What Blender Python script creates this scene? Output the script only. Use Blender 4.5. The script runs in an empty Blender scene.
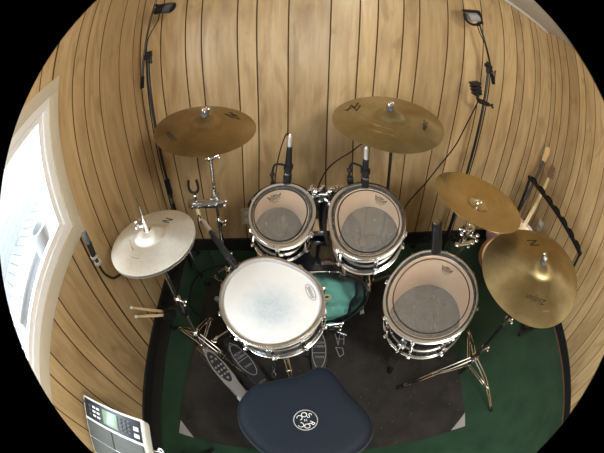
import bpy, bmesh, math, random
from mathutils import Matrix, Vector, Quaternion
random.seed(7)
PI = math.pi
V = Vector
sc = bpy.context.scene
COL = sc.collection
WM = {}                                   # world matrices of the objects made so far

# ------------------------------------------------------------------ materials
def mat(name, col, rough=.5, metal=0., spec=.5, coat=0., alpha=1., trans=0., sheen=0., aniso=0.):
    m = bpy.data.materials.new(name); m.use_nodes = True
    b = m.node_tree.nodes['Principled BSDF']
    b.inputs['Base Color'].default_value = (*col, 1)
    b.inputs['Roughness'].default_value = rough
    b.inputs['Metallic'].default_value = metal
    b.inputs['Specular IOR Level'].default_value = spec
    b.inputs['Coat Weight'].default_value = coat
    b.inputs['Coat Roughness'].default_value = .08
    b.inputs['Transmission Weight'].default_value = trans
    b.inputs['Sheen Weight'].default_value = sheen
    b.inputs['Anisotropic'].default_value = aniso
    b.inputs['Alpha'].default_value = alpha
    m['b'] = 1
    return m

class NT:
    """small node helper"""
    def __init__(s, m): s.m = m; s.t = m.node_tree; s.b = s.t.nodes['Principled BSDF']
    def n(s, kind, **kw):
        x = s.t.nodes.new(kind)
        for k, v in kw.items():
            if k in x.inputs: x.inputs[k].default_value = v
            else: setattr(x, k, v)
        return x
    def l(s, a, b): s.t.links.new(a, b)
    def coords(s, scale=(1, 1, 1), kind='Object', add=None):
        c = s.n('ShaderNodeTexCoord'); mp = s.n('ShaderNodeMapping'); mp.inputs['Scale'].default_value = scale
        src = c.outputs[kind]
        if add is not None:
            va = s.n('ShaderNodeVectorMath', operation='ADD'); s.l(src, va.inputs[0]); s.l(add, va.inputs[1]); src = va.outputs[0]
        s.l(src, mp.inputs['Vector']); return mp.outputs[0]
    def noise(s, vec, scale, detail=4, rough=.5, dist=0.):
        x = s.n('ShaderNodeTexNoise'); x.inputs['Scale'].default_value = scale; x.inputs['Detail'].default_value = detail
        x.inputs['Roughness'].default_value = rough; x.inputs['Distortion'].default_value = dist
        if vec is not None: s.l(vec, x.inputs['Vector'])
        return x.outputs['Fac']
    def ramp(s, fac, stops):
        r = s.n('ShaderNodeValToRGB'); cr = r.color_ramp
        while len(cr.elements) < len(stops): cr.elements.new(.5)
        for e, (p, c) in zip(cr.elements, stops): e.position = p; e.color = (*c, 1)
        s.l(fac, r.inputs[0]); return r.outputs[0]
    def mix(s, fac, a, b, mode='MIX'):
        x = s.n('ShaderNodeMix', data_type='RGBA', blend_type=mode)
        for i, v in ((0, fac), (6, a), (7, b)):
            if hasattr(v, 'links'): s.l(v, x.inputs[i])
            elif i == 0: x.inputs[0].default_value = v
            else: x.inputs[i].default_value = (*v, 1)
        return x.outputs[2]
    def math(s, op, a, b=None, clamp=False):
        x = s.n('ShaderNodeMath', operation=op, use_clamp=clamp)
        for i, v in ((0, a), (1, b)):
            if v is None: continue
            if hasattr(v, 'links'): s.l(v, x.inputs[i])
            else: x.inputs[i].default_value = v
        return x.outputs[0]
    def bump(s, h, strength=.2, dist=.002):
        x = s.n('ShaderNodeBump'); x.inputs['Strength'].default_value = strength; x.inputs['Distance'].default_value = dist
        s.l(h, x.inputs['Height']); s.l(x.outputs[0], s.b.inputs['Normal'])

def panel_material():
    m = mat('oak_panelling', (.42, .28, .15), .33, spec=.45); k = NT(m)
    g = k.n('ShaderNodeNewGeometry')
    cb = k.n('ShaderNodeCombineXYZ'); k.l(k.math('MULTIPLY', g.outputs['Random Per Island'], 9.), cb.inputs[0])
    k.l(k.math('MULTIPLY', g.outputs['Random Per Island'], 5.), cb.inputs[2])
    fine = k.noise(k.coords((60, 60, 3.2), add=cb.outputs[0]), 1., 5, .6, .4)
    broad = k.noise(k.coords((8, 8, 1.3), add=cb.outputs[0]), 1., 4, .55, 2.2)
    base = k.ramp(broad, [(.25, (.43, .292, .148)), (.5, (.555, .402, .218)), (.75, (.645, .482, .280))])
    fin = k.ramp(fine, [(.3, (.78, .74, .68)), (.55, (1, 1, 1)), (.8, (1.08, 1.06, 1.02))])
    c = k.mix(.55, base, fin, 'MULTIPLY')
    vo = k.n('ShaderNodeTexVoronoi'); k.l(k.coords((6.5, 6.5, 2.1), add=cb.outputs[0]), vo.inputs['Vector']); vo.inputs['Scale'].default_value = 1.
    knot = k.ramp(vo.outputs['Distance'], [(0., (1, 1, 1)), (.14, (.55, .55, .55)), (.30, (0, 0, 0))])
    c = k.mix(k.math('MULTIPLY', knot, k.math('MULTIPLY', broad, .85)), c, (.24, .14, .065))
    smd = k.noise(k.coords((10, 10, 3.4), add=cb.outputs[0]), 1., 3, .5, .8)
    c = k.mix(k.math('MULTIPLY', k.ramp(smd, [(.57, (0, 0, 0)), (.72, (1, 1, 1))]), .55), c, (.31, .19, .09))
    tint = k.ramp(g.outputs['Random Per Island'], [(0, (.80, .78, .76)), (.5, (.96, .95, .93)), (1, (1.08, 1.07, 1.05))])
    c = k.mix(1., c, tint, 'MULTIPLY')
    k.l(c, k.b.inputs['Base Color']); k.bump(fine, .08, .001)
    return m

def carpet_material(name, dark, light, scale=420):
    m = mat(name, dark, .95, spec=.1, sheen=.15); k = NT(m)
    f = k.noise(k.coords(), scale, 3, .7); g = k.noise(k.coords(), 5, 3)
    c = k.mix(f, dark, light); c = k.mix(1., c, k.ramp(g, [(.3, (.75, .75, .75)), (.7, (1.15, 1.15, 1.15))]), 'MULTIPLY')
    k.l(c, k.b.inputs['Base Color']); k.bump(f, .7, .004)
    return m

def mat_rug():
    m = mat('charcoal_rug', (.04, .038, .037), .95, spec=.12); k = NT(m)
    f = k.noise(k.coords(), 260, 4, .7); g = k.noise(k.coords(), 7, 4, .6)
    c = k.mix(f, (.012, .012, .013), (.062, .060, .060))
    c = k.mix(1., c, k.ramp(g, [(.3, (.7, .68, .65)), (.7, (1.25, 1.2, 1.18))]), 'MULTIPLY')
    vo = k.n('ShaderNodeTexVoronoi'); k.l(k.coords(), vo.inputs['Vector']); vo.inputs['Scale'].default_value = 22
    sp = k.ramp(vo.outputs['Distance'], [(0, (1, 1, 1)), (.05, (.5, .5, .5)), (.075, (0, 0, 0))])
    c = k.mix(k.math('MULTIPLY', sp, .6), c, (.35, .33, .30))
    k.l(c, k.b.inputs['Base Color']); k.bump(f, .6, .003)
    return m

def bronze_material(name, c1, c2, rough):
    m = mat(name, c1, rough, 1., aniso=.7); k = NT(m)
    co = k.n('ShaderNodeTexCoord'); ln = k.n('ShaderNodeVectorMath', operation='MULTIPLY'); k.l(co.outputs['Object'], ln.inputs[0]); ln.inputs[1].default_value = (1, 1, 0)
    le = k.n('ShaderNodeVectorMath', operation='LENGTH'); k.l(ln.outputs[0], le.inputs[0])
    rings = k.noise(None, 330, 2); rn = k.t.nodes[-1]; rn.noise_dimensions = '1D'; k.l(le.outputs['Value'], rn.inputs['W'])
    blot = k.noise(k.coords(), 9, 5, .6, .6); fine = k.noise(k.coords(), 60, 4, .7)
    c = k.mix(k.ramp(blot, [(.32, (0, 0, 0)), (.68, (1, 1, 1))]), c2, c1)
    c = k.mix(.35, c, k.ramp(rings, [(.3, (.7, .7, .7)), (.7, (1.1, 1.1, 1.1))]), 'MULTIPLY')
    c = k.mix(.25, c, k.ramp(fine, [(.3, (.6, .6, .6)), (.7, (1.1, 1.1, 1.1))]), 'MULTIPLY')
    k.l(c, k.b.inputs['Base Color'])
    k.l(k.math('ADD', k.math('MULTIPLY', blot, .18), rough - .09), k.b.inputs['Roughness'])
    tg = k.n('ShaderNodeTangent', direction_type='RADIAL', axis='Z'); k.l(tg.outputs[0], k.b.inputs['Tangent'])
    k.bump(rings, .12, .0006)
    return m

def thin_fresnel(t, ior):
    """Fresnel of a thin sheet, the same from both of its sides"""
    fr = t.nodes.new('ShaderNodeFresnel'); ge = t.nodes.new('ShaderNodeNewGeometry'); mr = t.nodes.new('ShaderNodeMapRange')
    mr.inputs[3].default_value = ior; mr.inputs[4].default_value = 1 / ior
    t.links.new(ge.outputs['Backfacing'], mr.inputs[0]); t.links.new(mr.outputs[0], fr.inputs[0])
    return fr

def film_material(name, tint, haze, hazecol, rough=.15):
    """thin clear drum film: mostly see-through, with a little haze and gloss"""
    m = bpy.data.materials.new(name); m.use_nodes = True; t = m.node_tree; t.nodes.clear()
    out = t.nodes.new('ShaderNodeOutputMaterial')
    tr = t.nodes.new('ShaderNodeBsdfTransparent'); tr.inputs[0].default_value = (*tint, 1)
    df = t.nodes.new('ShaderNodeBsdfDiffuse'); df.inputs[0].default_value = (*hazecol, 1)
    gl = t.nodes.new('ShaderNodeBsdfGlossy'); gl.inputs['Roughness'].default_value = rough
    m1 = t.nodes.new('ShaderNodeMixShader'); m2 = t.nodes.new('ShaderNodeMixShader')
    fr = thin_fresnel(t, 1.4)
    co = t.nodes.new('ShaderNodeTexCoord'); nz = t.nodes.new('ShaderNodeTexNoise'); nz.inputs['Scale'].default_value = 45; nz.inputs['Detail'].default_value = 6
    nz.inputs['Roughness'].default_value = .7
    mp = t.nodes.new('ShaderNodeMapRange'); mp.inputs[1].default_value = .35; mp.inputs[2].default_value = .75; mp.inputs[3].default_value = haze * .8; mp.inputs[4].default_value = haze * 1.35
    L = t.links.new
    L(co.outputs['Object'], nz.inputs['Vector']); L(nz.outputs['Fac'], mp.inputs[0]); L(mp.outputs[0], m1.inputs[0])
    L(tr.outputs[0], m1.inputs[1]); L(df.outputs[0], m1.inputs[2])
    L(fr.outputs[0], m2.inputs[0]); L(m1.outputs[0], m2.inputs[1]); L(gl.outputs[0], m2.inputs[2]); L(m2.outputs[0], out.inputs[0])
    return m

def coated_head_material():
    m = mat('coated_head', (.84, .85, .86), .5, spec=.35); k = NT(m)
    co = k.n('ShaderNodeTexCoord'); ln = k.n('ShaderNodeVectorMath', operation='MULTIPLY'); k.l(co.outputs['Object'], ln.inputs[0]); ln.inputs[1].default_value = (1, 1, 0)
    sh = k.n('ShaderNodeVectorMath', operation='ADD'); k.l(ln.outputs[0], sh.inputs[0]); sh.inputs[1].default_value = (-.005, .03, 0)
    le = k.n('ShaderNodeVectorMath', operation='LENGTH'); k.l(sh.outputs[0], le.inputs[0])
    nz = k.noise(k.coords(), 26, 6, .65); nf = k.noise(k.coords(), 160, 4, .7)
    d = k.math('ADD', le.outputs['Value'], k.math('MULTIPLY', k.math('SUBTRACT', nz, .5), .09))
    worn = k.ramp(d, [(.035, (1, 1, 1)), (.125, (0, 0, 0))])
    worn = k.math('MULTIPLY', worn, k.ramp(nf, [(.3, (.5, .5, .5)), (.7, (1, 1, 1))]))
    c = k.mix(worn, (.72, .715, .71), (.39, .465, .52))
    k.l(c, k.b.inputs['Base Color']); k.bump(nf, .1, .0006)
    return m

def leather(name, col):
    m = mat(name, col,   .6, spec=.2, sheen=.05); k = NT(m)
    f = k.noise(k.coords(), 320, 3, .6); g = k.noise(k.coords(), 6, 3)
    k.l(k.mix(g, tuple(.8 * x for x in col), tuple(1.25 * x for x in col)), k.b.inputs['Base Color']); k.bump(f, .25, .001)
    return m

def speckled(name, a, b, scale, rough=.6):
    m = mat(name, a, rough); k = NT(m); f = k.noise(k.coords(), scale, 4, .6)
    k.l(k.mix(f, a, b), k.b.inputs['Base Color']); return m

M_PANEL = panel_material()
M_GROOVE = mat('groove_stain', (.095, .052, .022), .8, spec=.1)
M_CARPET = carpet_material('green_carpet', (.014, .042, .023), (.030, .078, .046))
M_RUG = mat_rug()
M_RUGTAB = speckled('rug_corner_cloth', (.27, .27, .29), (.36, .36, .38), 120, .9)
M_BASE = speckled('black_vinyl_base', (.006, .007, .008), (.014, .015, .016), 30, .55)
M_COVE = mat('brown_carpet_edge', (.16, .07, .035), .8)
M_CEIL = speckled('ceiling_paint', (.66, .64, .60), (.72, .70, .66), 80, .9)
M_CASING = speckled('cream_casing', (.58, .52, .41), (.64, .58, .46), 20, .5)
M_VINYL = mat('white_vinyl', (.88, .88, .89), .35)
M_CHROME = mat('chrome', (.82, .82, .84), .09, 1.)
M_CHROMED = mat('satin_steel', (.50, .50, .52), .26, 1.)
M_HOOP = mat('polished_hoop', (.95, .95, .96), .20, 1.)
M_BRIGHT = mat('brushed_nickel', (.93, .93, .94), .42, .9)
M_BLKCHR = mat('black_tube_lacquer', (.012, .012, .013), .28, spec=.6, coat=.3)
M_BLACK = mat('black_plastic', (.010, .010, .011), .42, spec=.35)
M_MATTE = mat('black_rubber', (.010, .010, .011), .8, spec=.2)
M_FELT = speckled('grey_felt', (.05, .055, .06), (.11, .115, .12), 200, .95)
M_LACQ = mat('midnight_lacquer', (.010, .013, .020), .16, spec=.6, coat=.8)
M_MAPLE = speckled('maple_ply', (.78, .57, .39), (.84, .64, .46), 14, .5)
M_CLEAR = film_material('clear_batter_film', (.98, .97, .96), .13, (.80, .74, .68), .12)
M_RESO = film_material('clear_resonant_film', (.70, .70, .68), .55, (.165, .16, .15), .25)
M_KICKF = film_material('kick_film', (.95, .96, .96), .06, (.4, .42, .42), .15)
M_COATED = coated_head_material()
M_RING = mat('pinstripe_ink', (.012, .010, .009), .35)
M_INK = mat('logo_ink', (.016, .012, .009), .5)
M_STAMP = mat('stamp_glint', (.70, .60, .38), .25, 1.)  # pressed stamp, its glints painted as paler metal
M_BRONZE = bronze_material('aged_bronze', (.54, .455, .265), (.40, .325, .175), .38)
M_BRONZE2 = bronze_material('bright_bronze', (.82, .69, .42), (.66, .53, .29), .24)
M_BRONZE3 = bronze_material('brown_bronze', (.44, .325, .165), (.31, .22, .10), .40)
M_HAT = bronze_material('pale_bronze', (.97, .94, .86), (.90, .85, .75), .44); M_HAT.node_tree.nodes['Principled BSDF'].inputs['Metallic'].default_value = .8
M_SEAT = leather('navy_cloth', (.007, .0125, .023))
M_SEATSIDE = leather('grey_vinyl_side', (.055, .065, .075))
M_WHITE = mat('white_paint', (.80, .81, .80), .45)
M_GREY = speckled('grey_rubber', (.060, .066, .060), (.085, .092, .085), 60, .6)
M_LCD = mat('lcd_glass', (.20, .29, .20), .2)
M_NAVYP = mat('dark_blue_panel', (.010, .012, .022), .35)
M_TEAL = speckled('teal_cloth', (.18, .60, .53), (.28, .72, .64), 35, .95)
M_CREAM = mat('cream_felt', (.72, .62, .42), .85)
M_PEDAL = mat('cast_pedal', (.40, .40, .41), .33, .9)
M_PEDALD = mat('dark_pedal', (.030, .030, .032), .4, .5)
M_STICK = speckled('hickory', (.68, .50, .28), (.78, .60, .38), 40, .45)
M_GTRTOP = mat('cream_top', (.85, .66, .32), .25, coat=.6)
M_GTRSIDE = mat('red_brown_lacquer', (.19, .052, .022), .22, coat=.7)
M_NECK = mat('neck_wood', (.62, .47, .28), .4)
M_ROSE = mat('dark_fretboard', (.035, .020, .014), .5)
M_MAPLEHEAD = mat('maple_headstock', (.68, .45, .19), .35)
M_HEADBR = mat('brown_headstock', (.16, .07, .035), .35)
M_DECK = speckled('weathered_deck', (.085, .087, .09), (.125, .125, .125), 12, .8)
M_POT = mat('white_glaze', (.26, .27, .28), .35)
M_SIDING = speckled('grey_siding', (.13, .135, .14), (.16, .165, .17), 20, .7)
def glass_mat():
    m = bpy.data.materials.new('window_glass'); m.use_nodes = True; t = m.node_tree; t.nodes.clear()
    o = t.nodes.new('ShaderNodeOutputMaterial'); tr = t.nodes.new('ShaderNodeBsdfTransparent'); tr.inputs[0].default_value = (.95, .97, .97, 1)
    g = t.nodes.new('ShaderNodeBsdfGlossy'); g.inputs['Roughness'].default_value = .02
    f = thin_fresnel(t, 1.35); mx = t.nodes.new('ShaderNodeMixShader')
    t.links.new(f.outputs[0], mx.inputs[0]); t.links.new(tr.outputs[0], mx.inputs[1]); t.links.new(g.outputs[0], mx.inputs[2]); t.links.new(mx.outputs[0], o.inputs[0])
    return m
M_GLASS = glass_mat()

# ------------------------------------------------------------------ geometry helpers (world coordinates unless a matrix is given)
def frame_z(d, up=None):
    d = V(d).normalized()
    q = d.to_track_quat('Z', 'Y') if up is None else None
    if up is not None:
        x = V(up).cross(d).normalized(); y = d.cross(x)
        return Matrix((x, y, d)).transposed()
    return q.to_matrix()

def cyl(bm, p0, p1, r0, r1=None, seg=14, caps=True):
    p0, p1 = V(p0), V(p1); r1 = r0 if r1 is None else r1
    m = Matrix.Translation((p0 + p1) / 2) @ frame_z(p1 - p0).to_4x4()
    bmesh.ops.create_cone(bm, cap_ends=caps, segments=seg, radius1=r0, radius2=r1, depth=(p1 - p0).length, matrix=m)

def ball(bm, c, r, sx=1, sy=1, sz=1, seg=14, rot=None):
    m = Matrix.Translation(V(c)) @ (rot.to_4x4() if rot else Matrix()) @ Matrix.Diagonal((sx * r, sy * r, sz * r, 1))
    bmesh.ops.create_uvsphere(bm, u_segments=seg, v_segments=max(6, seg // 2), radius=1, matrix=m)

def box(bm, c, s, rot=None, bev=0., seg=2):
    m = Matrix.Translation(V(c)) @ (rot.to_4x4() if rot else Matrix()) @ Matrix.Diagonal((*s, 1))
    r = bmesh.ops.create_cube(bm, size=1, matrix=m)
    if bev:
        es = list({e for v in r['verts'] for e in v.link_edges})
        bmesh.ops.bevel(bm, geom=es, offset=bev, segments=seg, affect='EDGES', profile=.6)

def bar(bm, p0, p1, w, h, up=(0, 0, 1), bev=0.):
    p0, p1 = V(p0), V(p1); d = p1 - p0
    R = frame_z(d, up=up)                      # x across, y along 'up'
    box(bm, (p0 + p1) / 2, (w, h, d.length), R, bev)

def spline(pts, n=8):
    P = [V(p) for p in pts]; out = []
    for i in range(len(P) - 1):
        a = P[max(i - 1, 0)]; b = P[i]; c = P[i + 1]; d = P[min(i + 2, len(P) - 1)]
        for k in range(n):
            t = k / n
            out.append(.5 * ((2 * b) + (c - a) * t + (2 * a - 5 * b + 4 * c - d) * t * t + (3 * b - a - 3 * c + d) * t ** 3))
    out.append(P[-1]); return out

def tube(bm, pts, r, seg=8, smooth=0, closed=False, rads=None):
    P = spline(pts, smooth) if smooth else [V(p) for p in pts]
    n = len(P); rings = []
    nrm = None
    for i, p in enumerate(P):
        if closed: t = (P[(i + 1) % n] - P[i - 1])
        else: t = P[min(i + 1, n - 1)] - P[max(i - 1, 0)]
        t.normalize()
        if nrm is None: nrm = t.orthogonal().normalized()
        nrm = (nrm - t * nrm.dot(t)).normalized(); bn = t.cross(nrm)
        rr = r if rads is None else rads[min(i, len(rads) - 1)]
        rings.append([bm.verts.new(p + (nrm * math.cos(2 * PI * k / seg) + bn * math.sin(2 * PI * k / seg)) * rr) for k in range(seg)])
    m = n if closed else n - 1
    for i in range(m):
        A, B = rings[i], rings[(i + 1) % n]
        for k in range(seg): bm.faces.new((A[k], A[(k + 1) % seg], B[(k + 1) % seg], B[k]))
    if not closed:
        bm.faces.new(rings[0][::-1]); bm.faces.new(rings[-1])

def lathe(bm, prof, seg=48, m=None, closed=False, arc=2 * PI, a0=0):
    """revolve (r,z) points about z"""
    m = m or Matrix(); full = abs(arc - 2 * PI) < 1e-6
    n = seg if full else seg + 1; rows = []
    for r, z in prof:
        if r < 1e-7: rows.append([bm.verts.new(m @ V((0, 0, z)))] * n)
        else: rows.append([bm.verts.new(m @ V((r * math.cos(a0 + arc * k / seg), r * math.sin(a0 + arc * k / seg), z))) for k in range(n)])
    R = rows + [rows[0]] if closed else rows
    for A, B in zip(R, R[1:]):
        for k in range(seg):
            j = (k + 1) % n
            f = []
            for v in (A[k], A[j], B[j], B[k]):
                if v not in f: f.append(v)
            if len(f) >= 3: bm.faces.new(f)
    if not full and closed:
        for e in (0, n - 1):
            bm.faces.new([row[e] for row in rows])

def prism(bm, pts, h, m=None, bev=0.):
    m = m or Matrix()
    b = [bm.verts.new(m @ V((x, y, 0))) for x, y in pts]; t = [bm.verts.new(m @ V((x, y, h))) for x, y in pts]
    bm.faces.new(b[::-1]); top = bm.faces.new(t); n = len(pts)
    fs = [bm.faces.new((b[i], b[(i + 1) % n], t[(i + 1) % n], t[i])) for i in range(n)]
    if bev: bmesh.ops.bevel(bm, geom=list(top.edges), offset=bev, segments=2, affect='EDGES')

def text_into(bm, s, size, m, depth=.0006, shear=0.):
    cu = bpy.data.curves.new('t', 'FONT'); cu.body = s; cu.size = size; cu.align_x = 'CENTER'; cu.align_y = 'CENTER'; cu.extrude = depth / 2; cu.shear = shear
    cu.resolution_u = 3
    ob = bpy.data.objects.new('t', cu); COL.objects.link(ob)
    me = bpy.data.meshes.new_from_object(ob)
    me.transform(m); bm.from_mesh(me)
    bpy.data.objects.remove(ob); bpy.data.curves.remove(cu); bpy.data.meshes.remove(me)

def stroke(bm, pts, w, m, h=.0006):
    """flat inked stroke along 2d points in the plane of m"""
    for a, b in zip(pts, pts[1:]):
        a, b = V((*a, 0)), V((*b, 0)); d = b - a
        if d.length < 1e-6: continue
        R = Matrix.Rotation(math.atan2(d.y, d.x), 4, 'Z')
        bmesh.ops.create_cube(bm, size=1, matrix=m @ Matrix.Translation((a + b) / 2) @ R @ Matrix.Diagonal((d.length + w, w, h, 1)))

def obj(name, bm, m, parent=None, label=None, smooth=35, local=False):
    if parent is not None and not local:
        bm.transform(WM[parent].inverted())
    bmesh.ops.recalc_face_normals(bm, faces=bm.faces)
    me = bpy.data.meshes.new(name); bm.to_mesh(me); bm.free()
    for x in (m if isinstance(m, (list, tuple)) else [m]): me.materials.append(x)
    if smooth:
        me.shade_smooth(); me.set_sharp_from_angle(angle=math.radians(smooth))
    o = bpy.data.objects.new(name, me); COL.objects.link(o)
    WM[o] = WM[parent].copy() if parent is not None else Matrix()
    if parent is not None: o.parent = parent
    if label: o['label'] = label
    return o
def B(): return bmesh.new()

def tag(o, label, cat, group=None):
    o['label'] = label; o['category'] = cat
    if group: o['group'] = group
    return o
def thing(name, label, cat, loc, rot=None, group=None):
    o = bpy.data.objects.new(name, None); o.empty_display_size = .05; COL.objects.link(o)
    m = Matrix.Translation(V(loc)) @ (rot.to_4x4() if rot else Matrix())
    o.matrix_world = m; o.location = V(loc); o.rotation_mode = 'QUATERNION'
    o.rotation_quaternion = (rot.to_quaternion() if rot else Quaternion())
    WM[o] = m
    return tag(o, label, cat, group)
def struct(name, bm, m, parent=None, smooth=0):
    o = obj(name, bm, m, parent, smooth=smooth)
    if parent is None: o['kind'] = 'structure'
    return o

# ------------------------------------------------------------------ the room
XL, XR, YB, YF, ZC = -.83, 1.89, 1.57, -1.75, 2.12
GAP = .0045
back_g = [-.83, -.69, -.54, -.45, -.262, -.166, -.012, .19, .333, .425, .562, .653, .83, .945, 1.09, 1.281, 1.415, 1.5, 1.64, 1.715, 1.89]
left_g = [YB, 1.475, 1.31, 1.11, .97, .87, .705, .606, .40, .302, .15, .05, -.10, -.24, -.33, -.52, -.62, -.77, -.97, -1.11, -1.2, -1.34, -1.43, -1.58, YF]
right_g = [YB, 1.51, 1.415, 1.31, 1.17, 1.08, .95, .78, .68, .56, .41, .30, .11, .01, -.14, -.33, -.46, -.60, -.70, -.9, -1.05, -1.18, -1.36, -1.5, YF]
def planks(bm, axis, gs, plane, inward, z0, z1, hole=None):
    gs = sorted(gs); T = .008
    for a, b in zip(gs, gs[1:]):
        spans = [(a, b, z0, z1)]
        if hole and b > hole[0] and a < hole[1]:
            spans = []
            if a < hole[0]: spans.append((a, hole[0], z0, z1))
            if b > hole[1]: spans.append((hole[1], b, z0, z1))
            lo, hi = max(a, hole[0]), min(b, hole[1])
            spans += [(lo, hi, z0, hole[2]), (lo, hi, hole[3], z1)]
        for (p, q, s, t) in spans:
            if q - p < GAP * 1.5: continue
            c = ((p + q) / 2, (s + t) / 2); sz = (q - p - GAP, t - s)
            n0 = len(bm.faces)
            if axis == 'x': box(bm, (c[0], plane + inward * (-T / 2 + .0), c[1]), (sz[0], T, sz[1]), None, .0015, 1)
            else: box(bm, (plane - inward * T / 2, c[0], c[1]), (T, sz[0], sz[1]), None, .0015, 1)
def backing(bm, boxes, k=0):
    bm.normal_update()
    for f in bm.faces:                      # the stained sides of the grooves
        if abs(f.normal[k]) < .99: f.material_index = 1
    for f in bm.faces: f.tag = True
    for c, s in boxes: box(bm, c, s)
    for f in bm.faces:
        if not f.tag: f.material_index = 1
WIN = (-.56, .700, .958, 1.562)           # clear opening of the side window: y0 y1 z0 z1
b = B(); planks(b, 'x', back_g, YB, -1, 0, ZC)
b2 = [((.53, YB + .0485, ZC / 2), (XR - XL + .2, .09, ZC))]
backing(b, b2, 1); struct('wall_back', b, [M_PANEL, M_GROOVE])
b = B(); planks(b, 'y', left_g, XL, 1, 0, ZC, WIN)
y0, y1, z0, z1 = WIN; xc = XL - .0485
backing(b, [((xc, (YF + YB) / 2, z0 / 2), (.09, YB - YF, z0)), ((xc, (YF + YB) / 2, (z1 + ZC) / 2), (.09, YB - YF, ZC - z1)),
            ((xc, (YF + y0) / 2, (z0 + z1) / 2), (.09, y0 - YF, z1 - z0)), ((xc, (y1 + YB) / 2, (z0 + z1) / 2), (.09, YB - y1, z1 - z0))])
struct('wall_left', b, [M_PANEL, M_GROOVE])
b = B(); planks(b, 'y', right_g, XR, -1, 0, ZC); backing(b, [((XR + .0485, (YF + YB) / 2, ZC / 2), (.09, YB - YF, ZC))]); struct('wall_right', b, [M_PANEL, M_GROOVE])
FW = (-.02, .68, .50, 1.42)               # opening of the window behind the camera: x0 x1 z0 z1
b = B()
for c, s in [(((XL + XR) / 2, YF - .05, FW[2] / 2), (XR - XL + .2, .1, FW[2])), (((XL + XR) / 2, YF - .05, (FW[3] + ZC) / 2), (XR - XL + .2, .1, ZC - FW[3])),
             (((XL - .1 + FW[0]) / 2, YF - .05, (FW[2] + FW[3]) / 2), (FW[0] - XL + .1, .1, FW[3] - FW[2])), (((XR + .1 + FW[1]) / 2, YF - .05, (FW[2] + FW[3]) / 2), (XR + .1 - FW[1], .1, FW[3] - FW[2]))]:
    box(b, c, s)
struct('wall_front', b, M_PANEL)
b = B(); box(b, ((XL + XR) / 2, (YF + YB) / 2, -.03), (XR - XL + .2, YB - YF + .2, .06)); struct('floor', b, M_CARPET)
b = B(); box(b, ((XL + XR) / 2, (YF + YB) / 2, ZC + .03), (XR - XL + .2, YB - YF + .2, .06)); struct('ceiling', b, M_CEIL)
BH = .10
b = B(); box(b, ((XL + XR) / 2, YB - .007, BH / 2), (XR - XL, .014, BH), None, .004); struct('baseboard_back', b, M_BASE)
b = B(); box(b, (XL + .007, (YB + YF) / 2, BH / 2), (.014, YB - YF, BH), None, .004); struct('baseboard_left', b, M_BASE)
b = B(); box(b, (XR - .007, (YB + YF) / 2, BH / 2), (.014, YB - YF, BH), None, .004); struct('baseboard_right', b, M_BASE)
b = B(); box(b, (XL + .046, (YB + YF) / 2, .006), (.066, YB - YF, .012), None, .003); struct('dark_floor_strip', b, M_BASE)  # flat black strip darkening the floor along the left wall
b = B(); box(b, (XR - .018, (YB + YF) / 2, .006), (.010, YB - YF, .014), None, .003); struct('trim_1', b, M_COVE)
b = B(); box(b, ((XL + XR) / 2, YB - .012, ZC - .018), (XR - XL, .024, .036), None, .006); struct('trim_2', b, M_CEIL)

def window(name, axis, o, inward, rect, cas=.062, frm=.05):
    """axis: wall normal axis; o: plane; rect: (a0,a1,z0,z1) clear opening"""
    w = bpy.data.objects.new(name, None); COL.objects.link(w); w['kind'] = 'structure'; WM[w] = Matrix()
    a0, a1, z0, z1 = rect
    def P(a, d, z): return (o + inward * d, a, z) if axis == 'x' else (a, o + inward * d, z)
    def S(a, d, z): return (d, a, z) if axis == 'x' else (a, d, z)
    def ring(bm, i0, i1, d0, d1, bev):
        """rectangular ring between the opening grown by i0 and by i1 (outwards positive)"""
        A0, A1, Z0, Z1 = a0 - i1, a1 + i1, z0 - i1, z1 + i1; t = i1 - i0
        dm, ds = (d0 + d1) / 2, abs(d1 - d0)
        box(bm, P((A0 + A1) / 2, dm, Z0 + t / 2), S(A1 - A0, ds, t), None, bev); box(bm, P((A0 + A1) / 2, dm, Z1 - t / 2), S(A1 - A0, ds, t), None, bev)
        box(bm, P(A0 + t / 2, dm, (Z0 + Z1) / 2), S(t, ds, Z1 - Z0 - 2 * t), None, bev); box(bm, P(A1 - t / 2, dm, (Z0 + Z1) / 2), S(t, ds, Z1 - Z0 - 2 * t), None, bev)
    b = B(); ring(b, -.022, .043, .0, .016, .003); obj('casing', b, M_CASING, w)
    b = B(); ring(b, -.062, -.001, -.045, .008, .006); ring(b, -.035, -.02, -.01, .006, .003); obj('frame', b, M_VINYL, w)
    b = B(); ring(b, -.09, -.06, -.03, -.004, .004); am = a0 + (a1 - a0) * .38; box(b, P(am, -.018, (z0 + z1) / 2), S(.035, .024, z1 - z0 - .12), None, .004); obj('sash', b, M_VINYL, w)
    b = B(); box(b, P((a0 + a1) / 2, -.02, (z0 + z1) / 2), S(a1 - a0 - .17, .004, z1 - z0 - .17)); obj('glass', b, M_GLASS, w)
    return w
window('window_1', 'x', XL, 1, WIN)
window('window_2', 'y', YF, 1, FW)

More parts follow.
